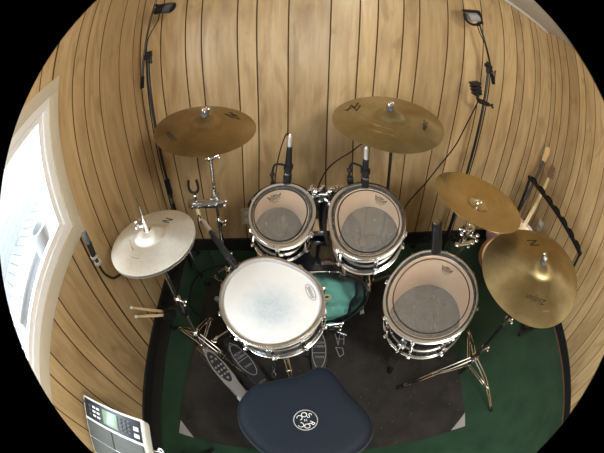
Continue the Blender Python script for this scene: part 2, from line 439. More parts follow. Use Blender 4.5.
# outside the side window
b = B()
for i in range(30): box(b, (-2.35, -1.6 + i * .145, .32), (2.6, .138, .03), None, .003)
struct('deck', b, M_DECK)
b = B()
for i in range(9): box(b, (-3.3, .6, .42 + i * .12), (.03, 3.6, .117), None, .002)
for y in (-1.1, .1, 1.3, 2.4): box(b, (-3.34, y, .9), (.09, .09, 1.2), None, .006)
o = obj('fence', b, M_SIDING, smooth=0); tag(o, 'pale grey slatted fence seen outside through the window', 'fence')
t = thing('planter_pot', 'tall white round pot standing outside the bright window', 'pot', (-1.42, .81, .335))
b = B(); lathe(b, [(0, 0), (.075, 0), (.088, .5), (.098, .52), (.098, .555), (.075, .555), (.070, .50), (.066, .44), (0, .44)], 40, Matrix.Translation((-1.42, .81, .335))); obj('body', b, M_POT, t)
b = B(); lathe(b, [(0, .445), (.065, .445), (.065, .452), (0, .456)], 24, Matrix.Translation((-1.42, .81, .335))); obj('soil', b, M_MATTE, t)
t = thing('planter_box', 'long white box on the deck beside the round pot outside', 'box', (-1.9, .7, .335))
b = B(); box(b, (-1.9, .72, .48), (.28, .95, .29), None, .012); obj('body', b, M_POT, t)
b = B(); box(b, (-1.9, .72, .64), (.32, 1.0, .035), None, .006); obj('lid', b, M_POT, t)

# wall outlets
def outlet(name, label, c, rot):
    t = thing(name, label, 'wall outlet', c, rot, None)
    b = B(); box(b, (0, 0, .004), (.07, .115, .007), None, .003); obj('plate', b, M_CASING, t, local=True)
    for s in (-1, 1):
        b = B(); lathe(b, [(0, .0085), (.016, .0085), (.017, .007)], 20, Matrix.Translation((0, .026 * s, 0))); obj('socket', b, M_WHITE, t, local=True)
def face(n, up=(0, 0, 1)): return frame_z(n, up=up)
outlet('wall_outlet', 'cream outlet plate on the panelling left of the small tom', (-.252, YB - .0, .27), face((0, -1, 0)))
outlet('wall_outlet', 'cream outlet plate low on the panelling behind the guitars', (XR, 1.31, .335), face((-1, 0, 0)))

# ------------------------------------------------------------------ floor mat
t = thing('drum_rug', 'charcoal rug under the drum kit with pale cloth corners on the green carpet', 'rug', (.1, .7, 0))
cr = [(.838, .118), (.935, 1.22), (-.54, 1.30), (-.64, .205)]
b = B(); prism(b, cr, .007, None, .002); obj('pile', b, M_RUG, t, smooth=0)
def tab(p, q, r):
    b = B(); prism(b, [p, q, r], .0025, Matrix.Translation((0, 0, .0068))); obj('corner_patch', b, M_RUGTAB, t, smooth=0, label='pale grey cloth corner patch')
tab((.836, .120), (.848, .215), (.745, .128)); tab((-.637, .208), (-.55, .199), (-.627, .30))
b = B(); mz = Matrix.Translation((0, 0, .0072))
def arc2(cx, cy, rx, ry, a0, a1, n=14, rot=0):
    out = []
    for i in range(n + 1):
        a = a0 + (a1 - a0) * i / n; x, y = rx * math.cos(a), ry * math.sin(a)
        out.append((cx + x * math.cos(rot) - y * math.sin(rot), cy + x * math.sin(rot) + y * math.cos(rot)))
    return out
stroke(b, [(.205, .885), (.215, .80), (.232, .875), (.252, .86), (.245, .80)], .004, mz); stroke(b, [(.212, .845), (.25, .835)], .004, mz)
stroke(b, [(.20, .785), (.215, .72), (.238, .735), (.236, .775), (.20, .785)], .004, mz)
obj('printed_mark', b, M_RUGTAB, t, smooth=0, label='pale outlined print on the rug')
b = B(); bar(b, (.315, .605, .0065), (.235, .52, .0065), .010, .004); obj('crease', b, M_RUG, t)

# ------------------------------------------------------------------ drums
def head_logo(bm, m, brand, size):
    """crown over a brand line"""
    text_into(bm, brand, size, m @ Matrix.Translation((0, -size * .15, 0)), shear=0)
    s = size
    stroke(bm, [(-1.35 * s, .35 * s), (-1.6 * s, 1.0 * s), (-.9 * s, .55 * s), (-.55 * s, 1.15 * s), (-.2 * s, .6 * s), (0, 1.3 * s), (.2 * s, .6 * s), (.55 * s, 1.15 * s), (.9 * s, .55 * s), (1.6 * s, 1.0 * s), (1.35 * s, .35 * s)], s * .17, m)
    stroke(bm, [(-1.35 * s, .33 * s), (1.35 * s, .33 * s)], s * .12, m)
    text_into(bm, 'PINSTRIPE', size * .36, m @ Matrix.Translation((0, -size * .85, 0)))

def drum(name, label, c, n, R, depth, lugs, group=None, coated=False, logo_ang=0., spin=0., shell_m=None, logo_r=.62, ring=True, legs=None, strainer=False):
    n = V(n).normalized(); c = V(c)
    rot = frame_z(n, up=(0, 1, 0))                          # local y points away from the player
    t = thing(name, label, 'drum', c - n * depth, rot, group)
    ro, ri, D = R - .012, R - .019, depth
    b = B(); lathe(b, [(ro, .012), (ro, D - .012), (ro - .004, D - .002), (ri + .001, D - .004), (ri + .001, .004), (ro - .004, .002)], 72, closed=True); obj('shell', b, shell_m or M_LACQ, t, local=True)
    b = B(); lathe(b, [(ri + .0005, D - .004), (ri - .0015, D - .006), (ri - .0015, .006), (ri + .0005, .004)], 72, closed=True); obj('shell_lining', b, M_MAPLE, t, local=True, label='maple inside of the shell')
    prof = [(R - .0085, -.004), (R - .0085, .011), (R - .004, .0125), (R + .001, .0125), (R + .001, .010), (R - .005, .008), (R - .005, -.012), (R + .003, -.014), (R + .003, -.018), (R - .0075, -.018)]
    for top in (True, False):
        m = Matrix.Translation((0, 0, D)) if top else Matrix.Rotation(PI, 4, 'X')
        b = B(); lathe(b, prof, 84, m, closed=True)
        for i in range(lugs):
            a = spin + 2 * PI * i / lugs
            mm = Matrix.Rotation(a if top else -a, 4, 'Z')
            box(b, (m @ mm @ V((R + .007, 0, -.010))), (.014, .016, .010), (m @ mm).to_3x3(), .002)
        obj('hoop', b, M_HOOP, t, local=True, label='chrome hoop')
    b = B(); rh = R - .0085
    lathe(b, [(0, D + .0005), (rh * .3, D + .0005), (rh * .7, D + .0005), (rh * .955, D), (rh * .985, D - .005), (rh, D - .010)], 72)
    obj('batter_head', b, M_COATED if coated else M_CLEAR, t, local=True)
    if ring:
        b = B(); rr = R * .80; lathe(b, [(rr, D + .0008), (rr + .0042, D + .0008), (rr + .0042, D + .0016), (rr, D + .0016)], 90, closed=True); obj('head_ring', b, M_RING, t, local=True, label='dark ring on the clear head')
    b = B(); lathe(b, [(0, .0), (rh * .95, .0005), (rh, .008)], 60); obj('resonant_head', b, M_RESO if not coated else M_COATED, t, local=True)
    for i in range(lugs):
        a = spin + 2 * PI * i / lugs; m = Matrix.Rotation(a, 4, 'Z'); r3 = m.to_3x3()
        b = B()
        if depth < .16:
            box(b, m @ V((ro + .008, 0, D / 2)), (.018, .016, .06), r3, .006, 3)
        else:
            for z in (D * .72, D * .28): box(b, m @ V((ro + .008, 0, z)), (.018, .016, .042), r3, .006, 3)
            cyl(b, m @ V((ro + .009, 0, D * .28)), m @ V((ro + .009, 0, D * .72)), .0045, seg=10)
        lg = obj('lug', b, M_CHROME, t, local=True)
        x = R + .007
        for z, s in ((D - .004, 1), (.004, -1)):
            b = B(); cyl(b, m @ V((x, 0, D * (.5 + .15 * s))), m @ V((x, 0, z + s * .002)), .0026, seg=8)
            cyl(b, m @ V((x, 0, z)), m @ V((x, 0, z + s * .005)), .0062, seg=12); box(b, m @ V((x, 0, z + s * .009)), (.0055, .0055, .010), r3, .0008)
            obj('tension_rod', b, M_CHROME, lg, local=True)
    b = B(); m = Matrix.Rotation(logo_ang, 4, 'Z') @ Matrix.Translation((0, R * logo_r, D + .0009))
    if coated:
        m = Matrix.Translation((R * .80 * math.cos(logo_ang), R * .80 * math.sin(logo_ang), D + .0009)) @ Matrix.Rotation(logo_ang - PI / 2 + PI, 4, 'Z') 
        text_into(b, 'EVANS', .017, m @ Matrix.Rotation(0, 4, 'Z'))
        stroke(b, arc2(0, 0, .036, .0125, 0, 2 * PI, 40), .0012, m)
    else: head_logo(b, m, 'REMO', .0165)
    obj('head_logo', b, M_INK, t, local=True, smooth=0, label='dark printed logo on the drum head')
    return t, rot

RT = 'mounted toms over the bass drum'
tom10, r10 = drum('tom_drum', 'smaller of the two mounted toms, clear head with dark ring, beside the left boom clamp', (-.031, 1.033, .70), (.06, -.40, .914),   .125, .155, 6, RT, logo_r=.50, logo_ang=.30, spin=.5)
tom12, r12 = drum('tom_drum', 'larger of the two mounted toms, clear ringed head, right of the small one', (.274, .936, .745), (-.19, -.345, .919), .152, .14, 6, RT, logo_ang=-.72, spin=.5, logo_r=.58)
ftom, rf = drum('floor_tom', 'big clear-headed floor tom on three legs at the right of the rug', (.52, .657, .598), (-.25, -.19, .95), .20, .285, 8, logo_ang=-.82, spin=.18, logo_r=.60)
snare, rs = drum('snare_drum', 'white coated snare drum with worn grey centre in front of the throne', (-.087, .672, .628), (-.10, -.16, .98), .186, .135, 10, coated=True, logo_ang=.22, spin=.25, ring=False)

# floor tom legs (with bracket and foot)
mw = WM[ftom]
for a in (math.radians(222), math.radians(-20), math.radians(100)):
    d = V((math.cos(a), math.sin(a), 0)); x = d * .203
    top = mw @ (x + V((0, 0, .22))); bot = mw @ (x + V((0, 0, -.05)))
    foot = V((bot.x, bot.y, 0)) + (bot - top).normalized() * .01; foot.z = .008
    b = B(); tube(b, [top, bot, bot + (foot - bot) * .5, foot + V((0, 0, .03))], .0055, 10, 5); lg = obj('leg', b, M_CHROME, ftom)
    b = B(); cyl(b, foot + V((0, 0, .055)), foot, .011, .014); obj('rubber_foot', b, M_MATTE, lg)
    b = B(); R3 = (mw.to_3x3() @ Matrix.Rotation(a, 3, 'Z')); box(b, mw @ (d * .197 + V((0, 0, .12))), (.03, .034, .05), R3, .006); cyl(b, mw @ (d * .205 + V((0, 0, .12))), mw @ (d * .235 + V((0, 0, .12))), .004); obj('leg_bracket', b, M_CHROME, ftom)

# snare strainer and butt plate
mw = WM[snare]
a = math.radians(175); d = V((math.cos(a), math.sin(a), 0)); R3 = mw.to_3x3() @ Matrix.Rotation(a, 3, 'Z')
b = B(); box(b, mw @ (d * .188 + V((0, 0, .06))), (.028, .034, .07), R3, .006); obj('strainer', b, M_CHROME, snare)
b = B(); cyl(b, mw @ (d * .205 + V((0, 0, .085))), mw @ (d * .205 + V((0, 0, .125))), .008, .011); obj('strainer_lever', b, M_CHROMED, snare)

# bass drum: shell axis along y, batter head facing the player
BX, BY0, BZ, BR, BD = .09, .90, .30, .248, .40
t = kick = thing('bass_drum', 'black bass drum with clear head showing a teal pillow, behind the snare', 'drum', (BX, BY0, 0))
mk = Matrix.Translation((BX, BY0, BZ)) @ Matrix.Rotation(-PI / 2, 4, 'X')      # local z -> +y
b = B(); lathe(b, [(BR - .012, .02), (BR - .012, BD - .02), (BR - .02, BD - .02), (BR - .02, .02)], 80, mk, closed=True); obj('shell', b, M_LACQ, t)
for zz in (0, BD - .035):
    b = B(); lathe(b, [(BR - .010, zz), (BR + .004, zz), (BR + .004, zz + .035), (BR - .010, zz + .035)], 80, mk, closed=True); hp = obj('hoop', b, M_LACQ, t)
b = B(); lathe(b, [(BR - .0095, -.0015), (BR - .001, -.002), (BR + .001, .001), (BR - .009, .003)], 80, mk, closed=True); obj('hoop_inlay', b, M_CHROME, t, label='chrome inlay round the batter hoop')
b = B(); lathe(b, [(0, .012), (BR * .9, .012), (BR - .010, .016)], 72, mk); obj('batter_head', b, M_KICKF, t)
b = B(); lathe(b, [(0, BD - .014), (BR - .010, BD - .018)], 72, mk); obj('front_head', b, M_MATTE, t)
for i in range(8):
    a = 2 * PI * (i + .5) / 8; d = V((math.cos(a), 0, math.sin(a))); c = V((BX, 0, BZ))
    b = B(); Rm = Matrix.Rotation(-a, 3, 'Y')
    box(b, c + d * (BR + .004) + V((0, BY0 + BD + .004, 0)), (.018, .05, .018), Rm, .004); obj('claw', b, M_CHROME, t)
    b = B(); box(b, c + d * (BR + .004) + V((0, BY0 - .004, 0)), (.018, .05, .018), Rm, .004)
    cl = obj('claw', b, M_CHROME, t)
    b = B(); cyl(b, c + d * (BR + .012) + V((0, BY0 + .01, 0)), c + d * (BR + .012) + V((0, BY0 + BD - .01, 0)), .003, seg=8); obj('tension_rod', b, M_CHROME, cl)
    b = B()
    for yy in (BY0 + .11, BY0 + BD - .11): box(b, c + d * (BR + .002) + V((0, yy, 0)), (.03, .05, .018), Rm, .006)
    cyl(b, c + d * (BR + .002) + V((0, BY0 + .10, 0)), c + d * (BR + .002) + V((0, BY0 + BD - .10, 0)), .006)
    obj('lug', b, M_CHROME, t)
b = B(); ba = math.radians(79); d = V((math.cos(ba), 0, math.sin(ba))); c = V((BX, .955, BZ)) + d * (BR - .0105)
Rb = frame_z(d, up=(0, 1, 0)); mb = Matrix.Translation(c) @ Rb.to_4x4() @ Matrix.Diagonal((1.5, 1, 1, 1)); lathe(b, [(0, .003), (.007, .0035), (.010, .002), (.0155, .0025), (.017, 0)], 28, mb); obj('badge', b, M_CHROMED, t, label='oval silver badge on the shell')
for s in (-1, 1):
    b = B(); p = V((BX + s * .22, BY0 + .33, BZ - .05)); tube(b, [p, p + V((s * .09, .06, -.16)), V((BX + s * .34, BY0 + .43, .02))], .006, 10, 4); sp = obj('spur', b, M_CHROME, t)
    b = B(); q = V((BX + s * .34, BY0 + .43, .02)); cyl(b, q + V((0, 0, .02)), q + V((0, 0, -.018)), .011, .013); obj('rubber_foot', b, M_MATTE, sp)

b = B(); lathe(b, [(.009, .0105), (.021, .0105), (.021, .0095), (.009, .0095)], 28, mk @ Matrix.Translation((.053, -.046, 0)), closed=True); obj('beater_patch', b, M_CREAM, t, label='cream ring patch on the batter head')
b = B(); lathe(b, [(0, .0106), (.009, .0106)], 20, mk @ Matrix.Translation((.053, -.046, 0))); obj('beater_mark', b, M_MATTE, t)
# pillow inside the bass drum
b = B(); mp = Matrix.Translation((BX + .035, BY0 + .130, BZ - .115)) @ Matrix.Rotation(math.radians(30), 4, 'Y') @ Matrix.Rotation(math.radians(58), 4, 'X')
def pillow_point(x, y, side):
    e = max(0., 1 - abs(x) ** 4) ** .5 * max(0., 1 - abs(y) ** 4) ** .5
    h = e * (.085 + .022 * math.sin(5 * x + 2 * y) + .018 * math.sin(8 * y - 5 * x) + .014 * math.sin(15 * x + 9 * y)) * (1 if side > 0 else -.45)
    p = mp @ V((x * .27, y * .145, h))
    d = V((p.x - BX, 0, p.z - BZ))          # squashed against the inside of the shell
    if d.length > .222: d = d.normalized() * (.222 - .012 * min(1, (d.length - .222) / .06)); p.x = BX + d.x; p.z = BZ + d.z
    p.y = max(p.y, BY0 + .022)
    return p
NX, NY = 44, 32
for side in (1, -1):
    g = [[b.verts.new(pillow_point(-1 + 2 * i / NX, -1 + 2 * j / NY, side)) for j in range(NY + 1)] for i in range(NX + 1)]
    for i in range(NX):
        for j in range(NY):
            b.faces.new((g[i][j], g[i + 1][j], g[i + 1][j + 1], g[i][j + 1]))
o = obj('pillow', b, M_TEAL, smooth=80); tag(o, 'teal cloth pillow stuffed inside the bass drum', 'pillow')

# tom holder on the bass drum
t = thing('tom_holder', 'chrome and black double tom holder rising from the bass drum', 'drum mount', (.125, 1.12, .55))
b = B(); cyl(b, (.125, 1.12, .52), (.125, 1.12, .745), .0125); obj('post', b, M_BLKCHR, t)
b = B(); box(b, (.125, 1.12, .556), (.07, .06, .022), None, .006); obj('base_plate', b, M_CHROME, t)
b = B(); box(b, (.125, 1.12, .70), (.075, .045, .045), None, .010, 3); ball(b, (.100, 1.10, .735), .016); ball(b, (.150, 1.10, .735), .016); obj('clamp', b, M_CHROME, t)
for s, e in ((-1, (.085, 1.155, .69)), (1, (.19, 1.085, .72))):
    b = B(); tube(b, [(.125 + s * .02, 1.11, .735), (.125 + s * .035, 1.12, .74), e], .0075, 10, 4); obj('arm', b, M_CHROME, t)
for p, d in (((.082, 1.10, .755), (-.6, -.5, .6)), ((.118, 1.09, .76), (0, -.6, .8)), ((.168, 1.09, .765), (.6, -.5, .6)), ((.195, 1.10, .75), (.8, .2, .5))):
    p = V(p); d = V(d).normalized(); b = B(); cyl(b, p - d * .02, p, .004); u = d.orthogonal().normalized()
    for s in (-1, 1): ball(b, p + u * s * .010, .009, 1, 1, .5)
    obj('wing_bolt', b, M_CHROME, t)
for dr, R, D, a0 in ((tom10, .125, .155, 60), (tom12, .152, .14, 95)):
    m = WM[dr]; b = B(); rr = R + .016
    lathe(b, [(rr - .004, D - .035), (rr + .004, D - .035), (rr + .004, D - .012), (rr - .004, D - .012)], 40, m, closed=True, arc=math.radians(150), a0=math.radians(a0 - 50)); obj('suspension_mount', b, M_BLACK, dr, label='black suspension band behind the hoop')

# ------------------------------------------------------------------ cymbals and their stands
def cymbal(name, label, c, n, R, m, group, bell=.30, spin=0., marks=True, stamp=None, h=.055, flip=False):
    n = V(n).normalized(); rot = frame_z(n, up=(0, 1, 0))
    t = thing(name, label, 'cymbal', c, rot, group)
    rb = R * bell; hb = .022
    pr = [(.006, h * .55 + hb)]
    bow = lambda r: h * .55 * (1 - (r / R) ** 1.7)
    for i in range(1, 9):
        u = i / 8; pr.append((rb * u, bow(rb) + (h * .55 + hb - bow(rb)) * (1 - u ** 2.6)))
    for i in range(1, 17):
        r = rb + (R - rb) * i / 16; pr.append((r, bow(r)))
    pr.append((R, -.0012))
    for r, z in pr[-2::-1]: pr.append((r, z - .0014))
    if flip: pr = [(r, -z) for r, z in pr]
    b = B(); lathe(b, pr, 96, closed=True); o = obj('plate', b, m, t, local=True, smooth=50)
    def at(a, r): return Matrix.Rotation(a, 4, 'Z') @ Matrix.Translation((0, r, bow(r) + .0004)) @ Matrix.Rotation(math.atan(-h * .55 * 1.7 * (r / R) ** .7 / R), 4, 'X')
    if marks:
        b = B(); s = R * .135
        for a, r, k in marks:
            mm = at(a, R * r)
            if k == 'Z':
                stroke(b, [(-1.0 * s, .5 * s), (.9 * s, .75 * s), (-.7 * s, -.7 * s), (1.1 * s, -.5 * s)], s * .20, mm)
                stroke(b, [(-.9 * s, .9 * s), (-.2 * s, .35 * s), (.6 * s, .2 * s)], s * .16, mm)
                text_into(b, 'Avedis', s * .7, mm @ Matrix.Translation((1.0 * s, .05 * s, 0)) @ Matrix.Rotation(.15, 4, 'Z'), shear=.3)
            elif k == 'z':
                stroke(b, [(-.8 * s, .45 * s), (.7 * s, .6 * s), (-.6 * s, -.5 * s), (.8 * s, -.4 * s)], s * .18, mm)
            else: text_into(b, k, s * .95, mm, shear=.35)
        obj('ink_logo', b, M_INK, t, local=True, smooth=0, label='dark script printed on the bronze')
    if stamp:
        b = B()
        for a, r, w in stamp:
            mm = at(a, R * r); stroke(b, [(-w / 2, 0), (-w * .1, .001)], .0022, mm, .0004); stroke(b, [(w * .02, .001), (w / 2, .0)], .0018, mm, .0004)
        obj('stamp', b, M_STAMP, t, local=True, smooth=0, label='pressed stamp with its glints drawn as pale strips')
    return t, V(c) + n * ((h * .55 + hb) if not flip else -(h * .55 + hb) * .95), n

def top_fittings(t, p, n, felt=True, wing=.6, rod=.035):
    p = V(p); n = V(n).normalized(); u = n.cross(V((0, 1, 0))).normalized()
    u = (Matrix.Rotation(wing, 3, n) @ u)
    if felt:
        b = B(); cyl(b, p - n * .004, p + n * .016, .016, .0145, 18); obj('felt', b, M_FELT, t)
    b = B(); cyl(b, p + n * .016, p + n * .024, .009, .008); R3 = frame_z(n, up=u)
    for s in (-1, 1): ball(b, p + n * .027 + u * s * .012, .010, .95, 1.0, .55, 10, frame_z(u, up=n))
    obj('wing_nut', b, M_CHROME, t)
    b = B(); cyl(b, p - n * .05, p + n * rod, .0035); obj('threaded_rod', b, M_CHROME, t)

def tripod(t, x, y, hub, spread, azs, m=M_CHROME, low=.10, double=True, r=.006):
    """three legs with braces round a vertical tube"""
    c = V((x, y, 0))
    b = B(); cyl(b, c + V((0, 0, hub - .02)), c + V((0, 0, hub + .025)), .018, .018, 16); box(b, c + V((0, 0, hub)), (.03, .05, .03), None, .005); obj('collar', b, m, t)
    b = B(); cyl(b, c + V((.0, 0, low - .012)), c + V((0, 0, low + .012)), .017); obj('collar', b, m, t)
    for a in azs:
        a = math.radians(a); d = V((math.cos(a), math.sin(a), 0)); s = V((-d.y, d.x, 0))
        top = c + d * .022 + V((0, 0, hub)); ft = c + d * spread + V((0, 0, .013)); b = B()
        knee = top.lerp(ft, .45) + V((0, 0, .02))
        for k in ((-1, 1) if double else (0,)):
            o = s * k * .009
            tube(b, [top + o, knee + o, ft + o * .5], r * .72 if double else r, 8, 5)
        lg = obj('leg', b, m, t)
        b = B(); lo = c + d * .018 + V((0, 0, low)); mid = top.lerp(ft, .55) + V((0, 0, .015))
        for k in ((-1, 1) if double else (0,)): cyl(b, lo + s * k * .006, mid + s * k * .006, .0032, seg=8)
        cyl(b, mid - s * .014, mid + s * .014, .005, seg=8)
        obj('brace', b, m, lg)
        b = B(); tube(b, [ft - d * .03 + V((0, 0, .012)), ft, ft + d * .012], .011, 10); obj('rubber_foot', b, M_MATTE, lg)

def wing_knob(bm, p, d, s=1.):
    p = V(p); d = V(d).normalized(); u = d.orthogonal().normalized()
    cyl(bm, p, p + d * .022 * s, .006 * s)
    for k in (-1, 1): ball(bm, p + d * .026 * s + u * k * .009 * s, .008 * s, 1, 1, .8, 10)

def cymbal_stand(label, x, y, top, n, joint, azs, spread=.30, hub=.30, low=.10, m=M_CHROME, mb=M_CHROME, wing=.6, steps=(.5,), felt=True):
    t = thing('cymbal_stand', label, 'stand', (x, y, 0), None, 'cymbal stands')
    J = V((x, y, joint)); p = V(top)
    tripod(t, x, y, hub, spread, azs, mb, low)
    zs = [.02] + list(steps) + [joint]; rad = [.0125, .0095, .0075]
    for i, (a, z) in enumerate(zip(zs, zs[1:])):
        b = B(); cyl(b, (x, y, a), (x, y, z), rad[min(i, 2)], seg=16); obj('tube', b, m, t)
        if i < len(zs) - 2:
            b = B(); cyl(b, (x, y, z - .025), (x, y, z + .015), .017, .015); wing_knob(b, (x + .012, y, z - .005), (1, -.4, .1)); obj('height_clamp', b, mb, t)
    b = B(); ball(b, J, .016, 1, 1.2, 1.); cyl(b, J - V((.018, 0, 0)), J + V((.018, 0, 0)), .013); wing_knob(b, J + V((.016, 0, 0)), (1, 0, .3), 1.1); obj('tilter', b, M_CHROME, t)
    b = B(); nn = V(n).normalized(); tube(b, [J, J.lerp(p - nn * .05, .5), p - nn * .05], .006, 10, 3); obj('tilter_arm', b, M_CHROME, t)
    b = B(); cyl(b, p - nn * .040, p - nn * .022, .014, .016); obj('cup_washer', b, M_CHROME, t)
    top_fittings(t, p, n, felt, wing)
    return t
CY = 'cymbals on stands'
c, p, n = cymbal('crash_cymbal', 'bronze crash cymbal in front of the panelling at the left, above the chrome clamp', (-.325, 1.082, 1.099), (.188, -.09, .978), .203, M_BRONZE3, CY,
    marks=[(-.75, .62, 'Z'), (2.35, .72, 'Zildjian')], stamp=[(3.1, .44, .03)])
cymbal_stand('chrome cymbal stand behind the hi-hats carrying the left crash and the snare clamp', -.325, 1.11, p, n, .95, (20, 150, 262), .27, .30, steps=(.42, .62))
c, p, n = cymbal('ride_cymbal', 'widest cymbal at the back, bronze with dark script, above the larger mounted tom', (.386, 1.138, 1.088), (-.098, -.150, .984), .2286, M_BRONZE, CY,
    marks=[(.98, .68, 'Z'), (-2.0, .64, 'Zildjian')], stamp=[(2.55, .45, .09), (2.65, .60, .10)])
cymbal_stand('black cymbal stand against the panelling under the back cymbal', .425, 1.19, p, n, .93, (345, 105, 225), .2, .30, m=M_BLKCHR, steps=(.45, .66))
c, p, n = cymbal('crash_cymbal', 'plain shiny upturned crash cymbal between the floor tom microphone and the guitars', (.722, .848, .912), (.075, .02, .995), .204, M_BRONZE2, CY, marks=None, bell=.24, h=.045, flip=True)
cymbal_stand('chrome cymbal stand right of the floor tom carrying the plain crash', .745, .885, p, n, .75, (30, 150, 270), .20, .22, steps=(.36, .64), felt=False, wing=.3)
ST = bpy.data.objects['cymbal_stand.002']
b = B(); cyl(b, (.745, .885, .60), (.745, .885, .72), .0145, .012); box(b, (.735, .868, .735), (.045, .05, .05), Matrix.Rotation(.5, 3, 'Z'), .010, 3)
wing_knob(b, (.715, .862, .74), (-1, -.4, .2), 1.3); wing_knob(b, (.762, .868, .70), (.9, -.6, .1), 1.3); cyl(b, (.70, .86, .655), (.79, .87, .655), .011); ball(b, (.70, .86, .655), .015); ball(b, (.79, .87, .655), .015)
obj('clamp', b, M_CHROME, ST)
c, p, n = cymbal('ride_cymbal', 'large ride cymbal nearest the right wall, matte bronze with faded logo', (.862, .484, .860), (-.145, .072, .987), .254, M_BRONZE, CY,
    marks=[(-.35, .58, 'z'), (2.45, .60, 'Zildjian')], stamp=[(3.55, .62, .06), (2.75, .75, .03)], bell=.27)
cymbal_stand('cymbal stand with double braced chrome legs under the large right ride', .872, .49, p, n, .74, (181, 295, 70), .375, .20, low=.12, m=M_BLKCHR, steps=(.30, .55), wing=1.2)

# hi-hat
HX, HY = -.507, .758
HH = 'hi-hat cymbals'
cymbal('hi_hat_cymbal', 'pale upper hi-hat cymbal catching the window light', (HX, HY, .838), (-.032, .039, .999), .178, M_HAT, HH, bell=.34, h=.045, marks=[(-.5, .55, 'z')], stamp=[(2.2, .45, .07), (2.9, .62, .04)])
o = cymbal('hi_hat_cymbal', 'lower hi-hat cymbal showing as a thin rim under the upper one', (HX, HY, .826), (.032, -.039, -.999), .178, M_HAT, HH, bell=.34, h=.045, marks=None)
t = hat = thing('hi_hat_stand', 'chrome hi-hat stand with perforated pedal plate, left of the throne', 'stand', (HX, HY, 0))
b = B(); cyl(b, (HX, HY, .04), (HX, HY, .48), .0125); obj('lower_tube', b, M_CHROME, t)
b = B(); cyl(b, (HX, HY, .46), (HX, HY, .76), .0095); obj('upper_tube', b, M_CHROME, t)
b = B(); cyl(b, (HX, HY, .46), (HX, HY, .50), .017); wing_knob(b, (HX + .012, HY, .48), (1, -.5, 0)); obj('height_clamp', b, M_CHROME, t)
b = B(); cyl(b, (HX, HY, .76), (HX, HY, .80), .022, .014); wing_knob(b, (HX + .012, HY, .775), (1, -.3, .2)); obj('seat_cup', b, M_CHROME, t)
b = B(); cyl(b, (HX, HY, .74), (HX - .006, HY + .006, 1.015), .003, seg=10); obj('pull_rod', b, M_CHROME, t)
b = B(); cyl(b, (HX - .001, HY, .885), (HX - .002, HY + .001, .925), .009, .008); cyl(b, (HX - .001, HY, .872), (HX - .001, HY, .885), .014); wing_knob(b, (HX - .005, HY, .912), (-1, -.25, .1), 1.15); box(b, (HX - .016, HY - .004, .912), (.02, .018, .02), None, .004); obj('clutch', b, M_CHROME, t)
tripod(t, HX, HY, .20, .27, (150, 75, 330), M_CHROME, .085)
def pedal(t, a, b_, w, m, z0=.03, z1=.10, plate='footboard'):
    """footboard from toe a (raised) to heel b_; returns its frame"""
    A = V((*a, z1)); Bp = V((*b_, z0)); d = (Bp - A); L = d.length; y = -d.normalized(); x = y.cross(V((0, 0, 1))).normalized(); z = x.cross(y)
    m4 = Matrix.Translation((A + Bp) / 2) @ Matrix((x, y, z)).transposed().to_4x4()
    pts = [(-w * .36, -L / 2), (w * .36, -L / 2), (w * .40, -L * .30), (w * .5, -L * .15), (w * .52, L * .1), (w * .40, L * .32), (w * .20, L / 2), (-w * .20, L / 2), (-w * .40, L * .32), (-w * .52, L * .1), (-w * .5, -L * .15), (-w * .40, -L * .30)]
    bb = B(); prism(bb, pts, .008, m4 @ Matrix.Translation((0, 0, -.004)), .002); o = obj(plate, bb, m, t)
    return m4, L, o
m4, L, o = pedal(t, (-.485, .725), (-.285, .492), .072, M_PEDAL)
b = B(); prism(b, [(x * 1., y) for x, y in arc2(0, .032, .0295, .098, 0, 2 * PI, 28)][:-1], .0012, m4 @ Matrix.Translation((0, 0, .0042))); obj('grip_plate', b, M_PEDALD, o, label='black oval grip plate')
b = B()
for i in range(3):
    for j in (-1, 0, 1):
        if i == 2 and j == 0: pass
        lathe(b, [(0, .0018), (.0055, .0018), (.0065, 0)], 12, m4 @ Matrix.Translation((j * .018, -.015 + i * .026, .0054)))
for i, p in enumerate([(-.012, .075), (.012, .075), (0, .098), (0, -.04)]): lathe(b, [(.003, .0018), (.007, .0018), (.007, 0), (.003, 0)], 14, m4 @ Matrix.Translation((*p, .0054)), closed=True)
obj('grip_dots', b, M_PEDAL, o)
b = B(); box(b, m4 @ V((0, -L / 2 - .03, -.006)), (.074, .075, .014), m4.to_3x3(), .004); obj('heel_plate', b, M_PEDAL, t)
b = B(); box(b, m4 @ V((0, -L / 2 - .03, .003)), (.03, .02, .006), m4.to_3x3(), .002); obj('heel_badge', b, M_PEDALD, t)
b = B(); tube(b, [m4 @ V((0, L / 2 - .01, .004)), (HX + .012, HY - .02, .16), (HX, HY, .2)], .005, 8, 4); obj('chain', b, M_CHROMED, t)
b = B(); box(b, (HX + .005, HY - .015, .022), (.11, .06, .03), Matrix.Rotation(-.7, 3, 'Z'), .006); obj('base_frame', b, M_CHROMED, t)
b = B()
for s in (-1, 1): cyl(b, m4 @ V((s * .03, -L / 2, -.006)), V((HX + s * .03 + .005, HY - .02 + s * .015, .015)), .004)
obj('frame_rod', b, M_CHROMED, t)

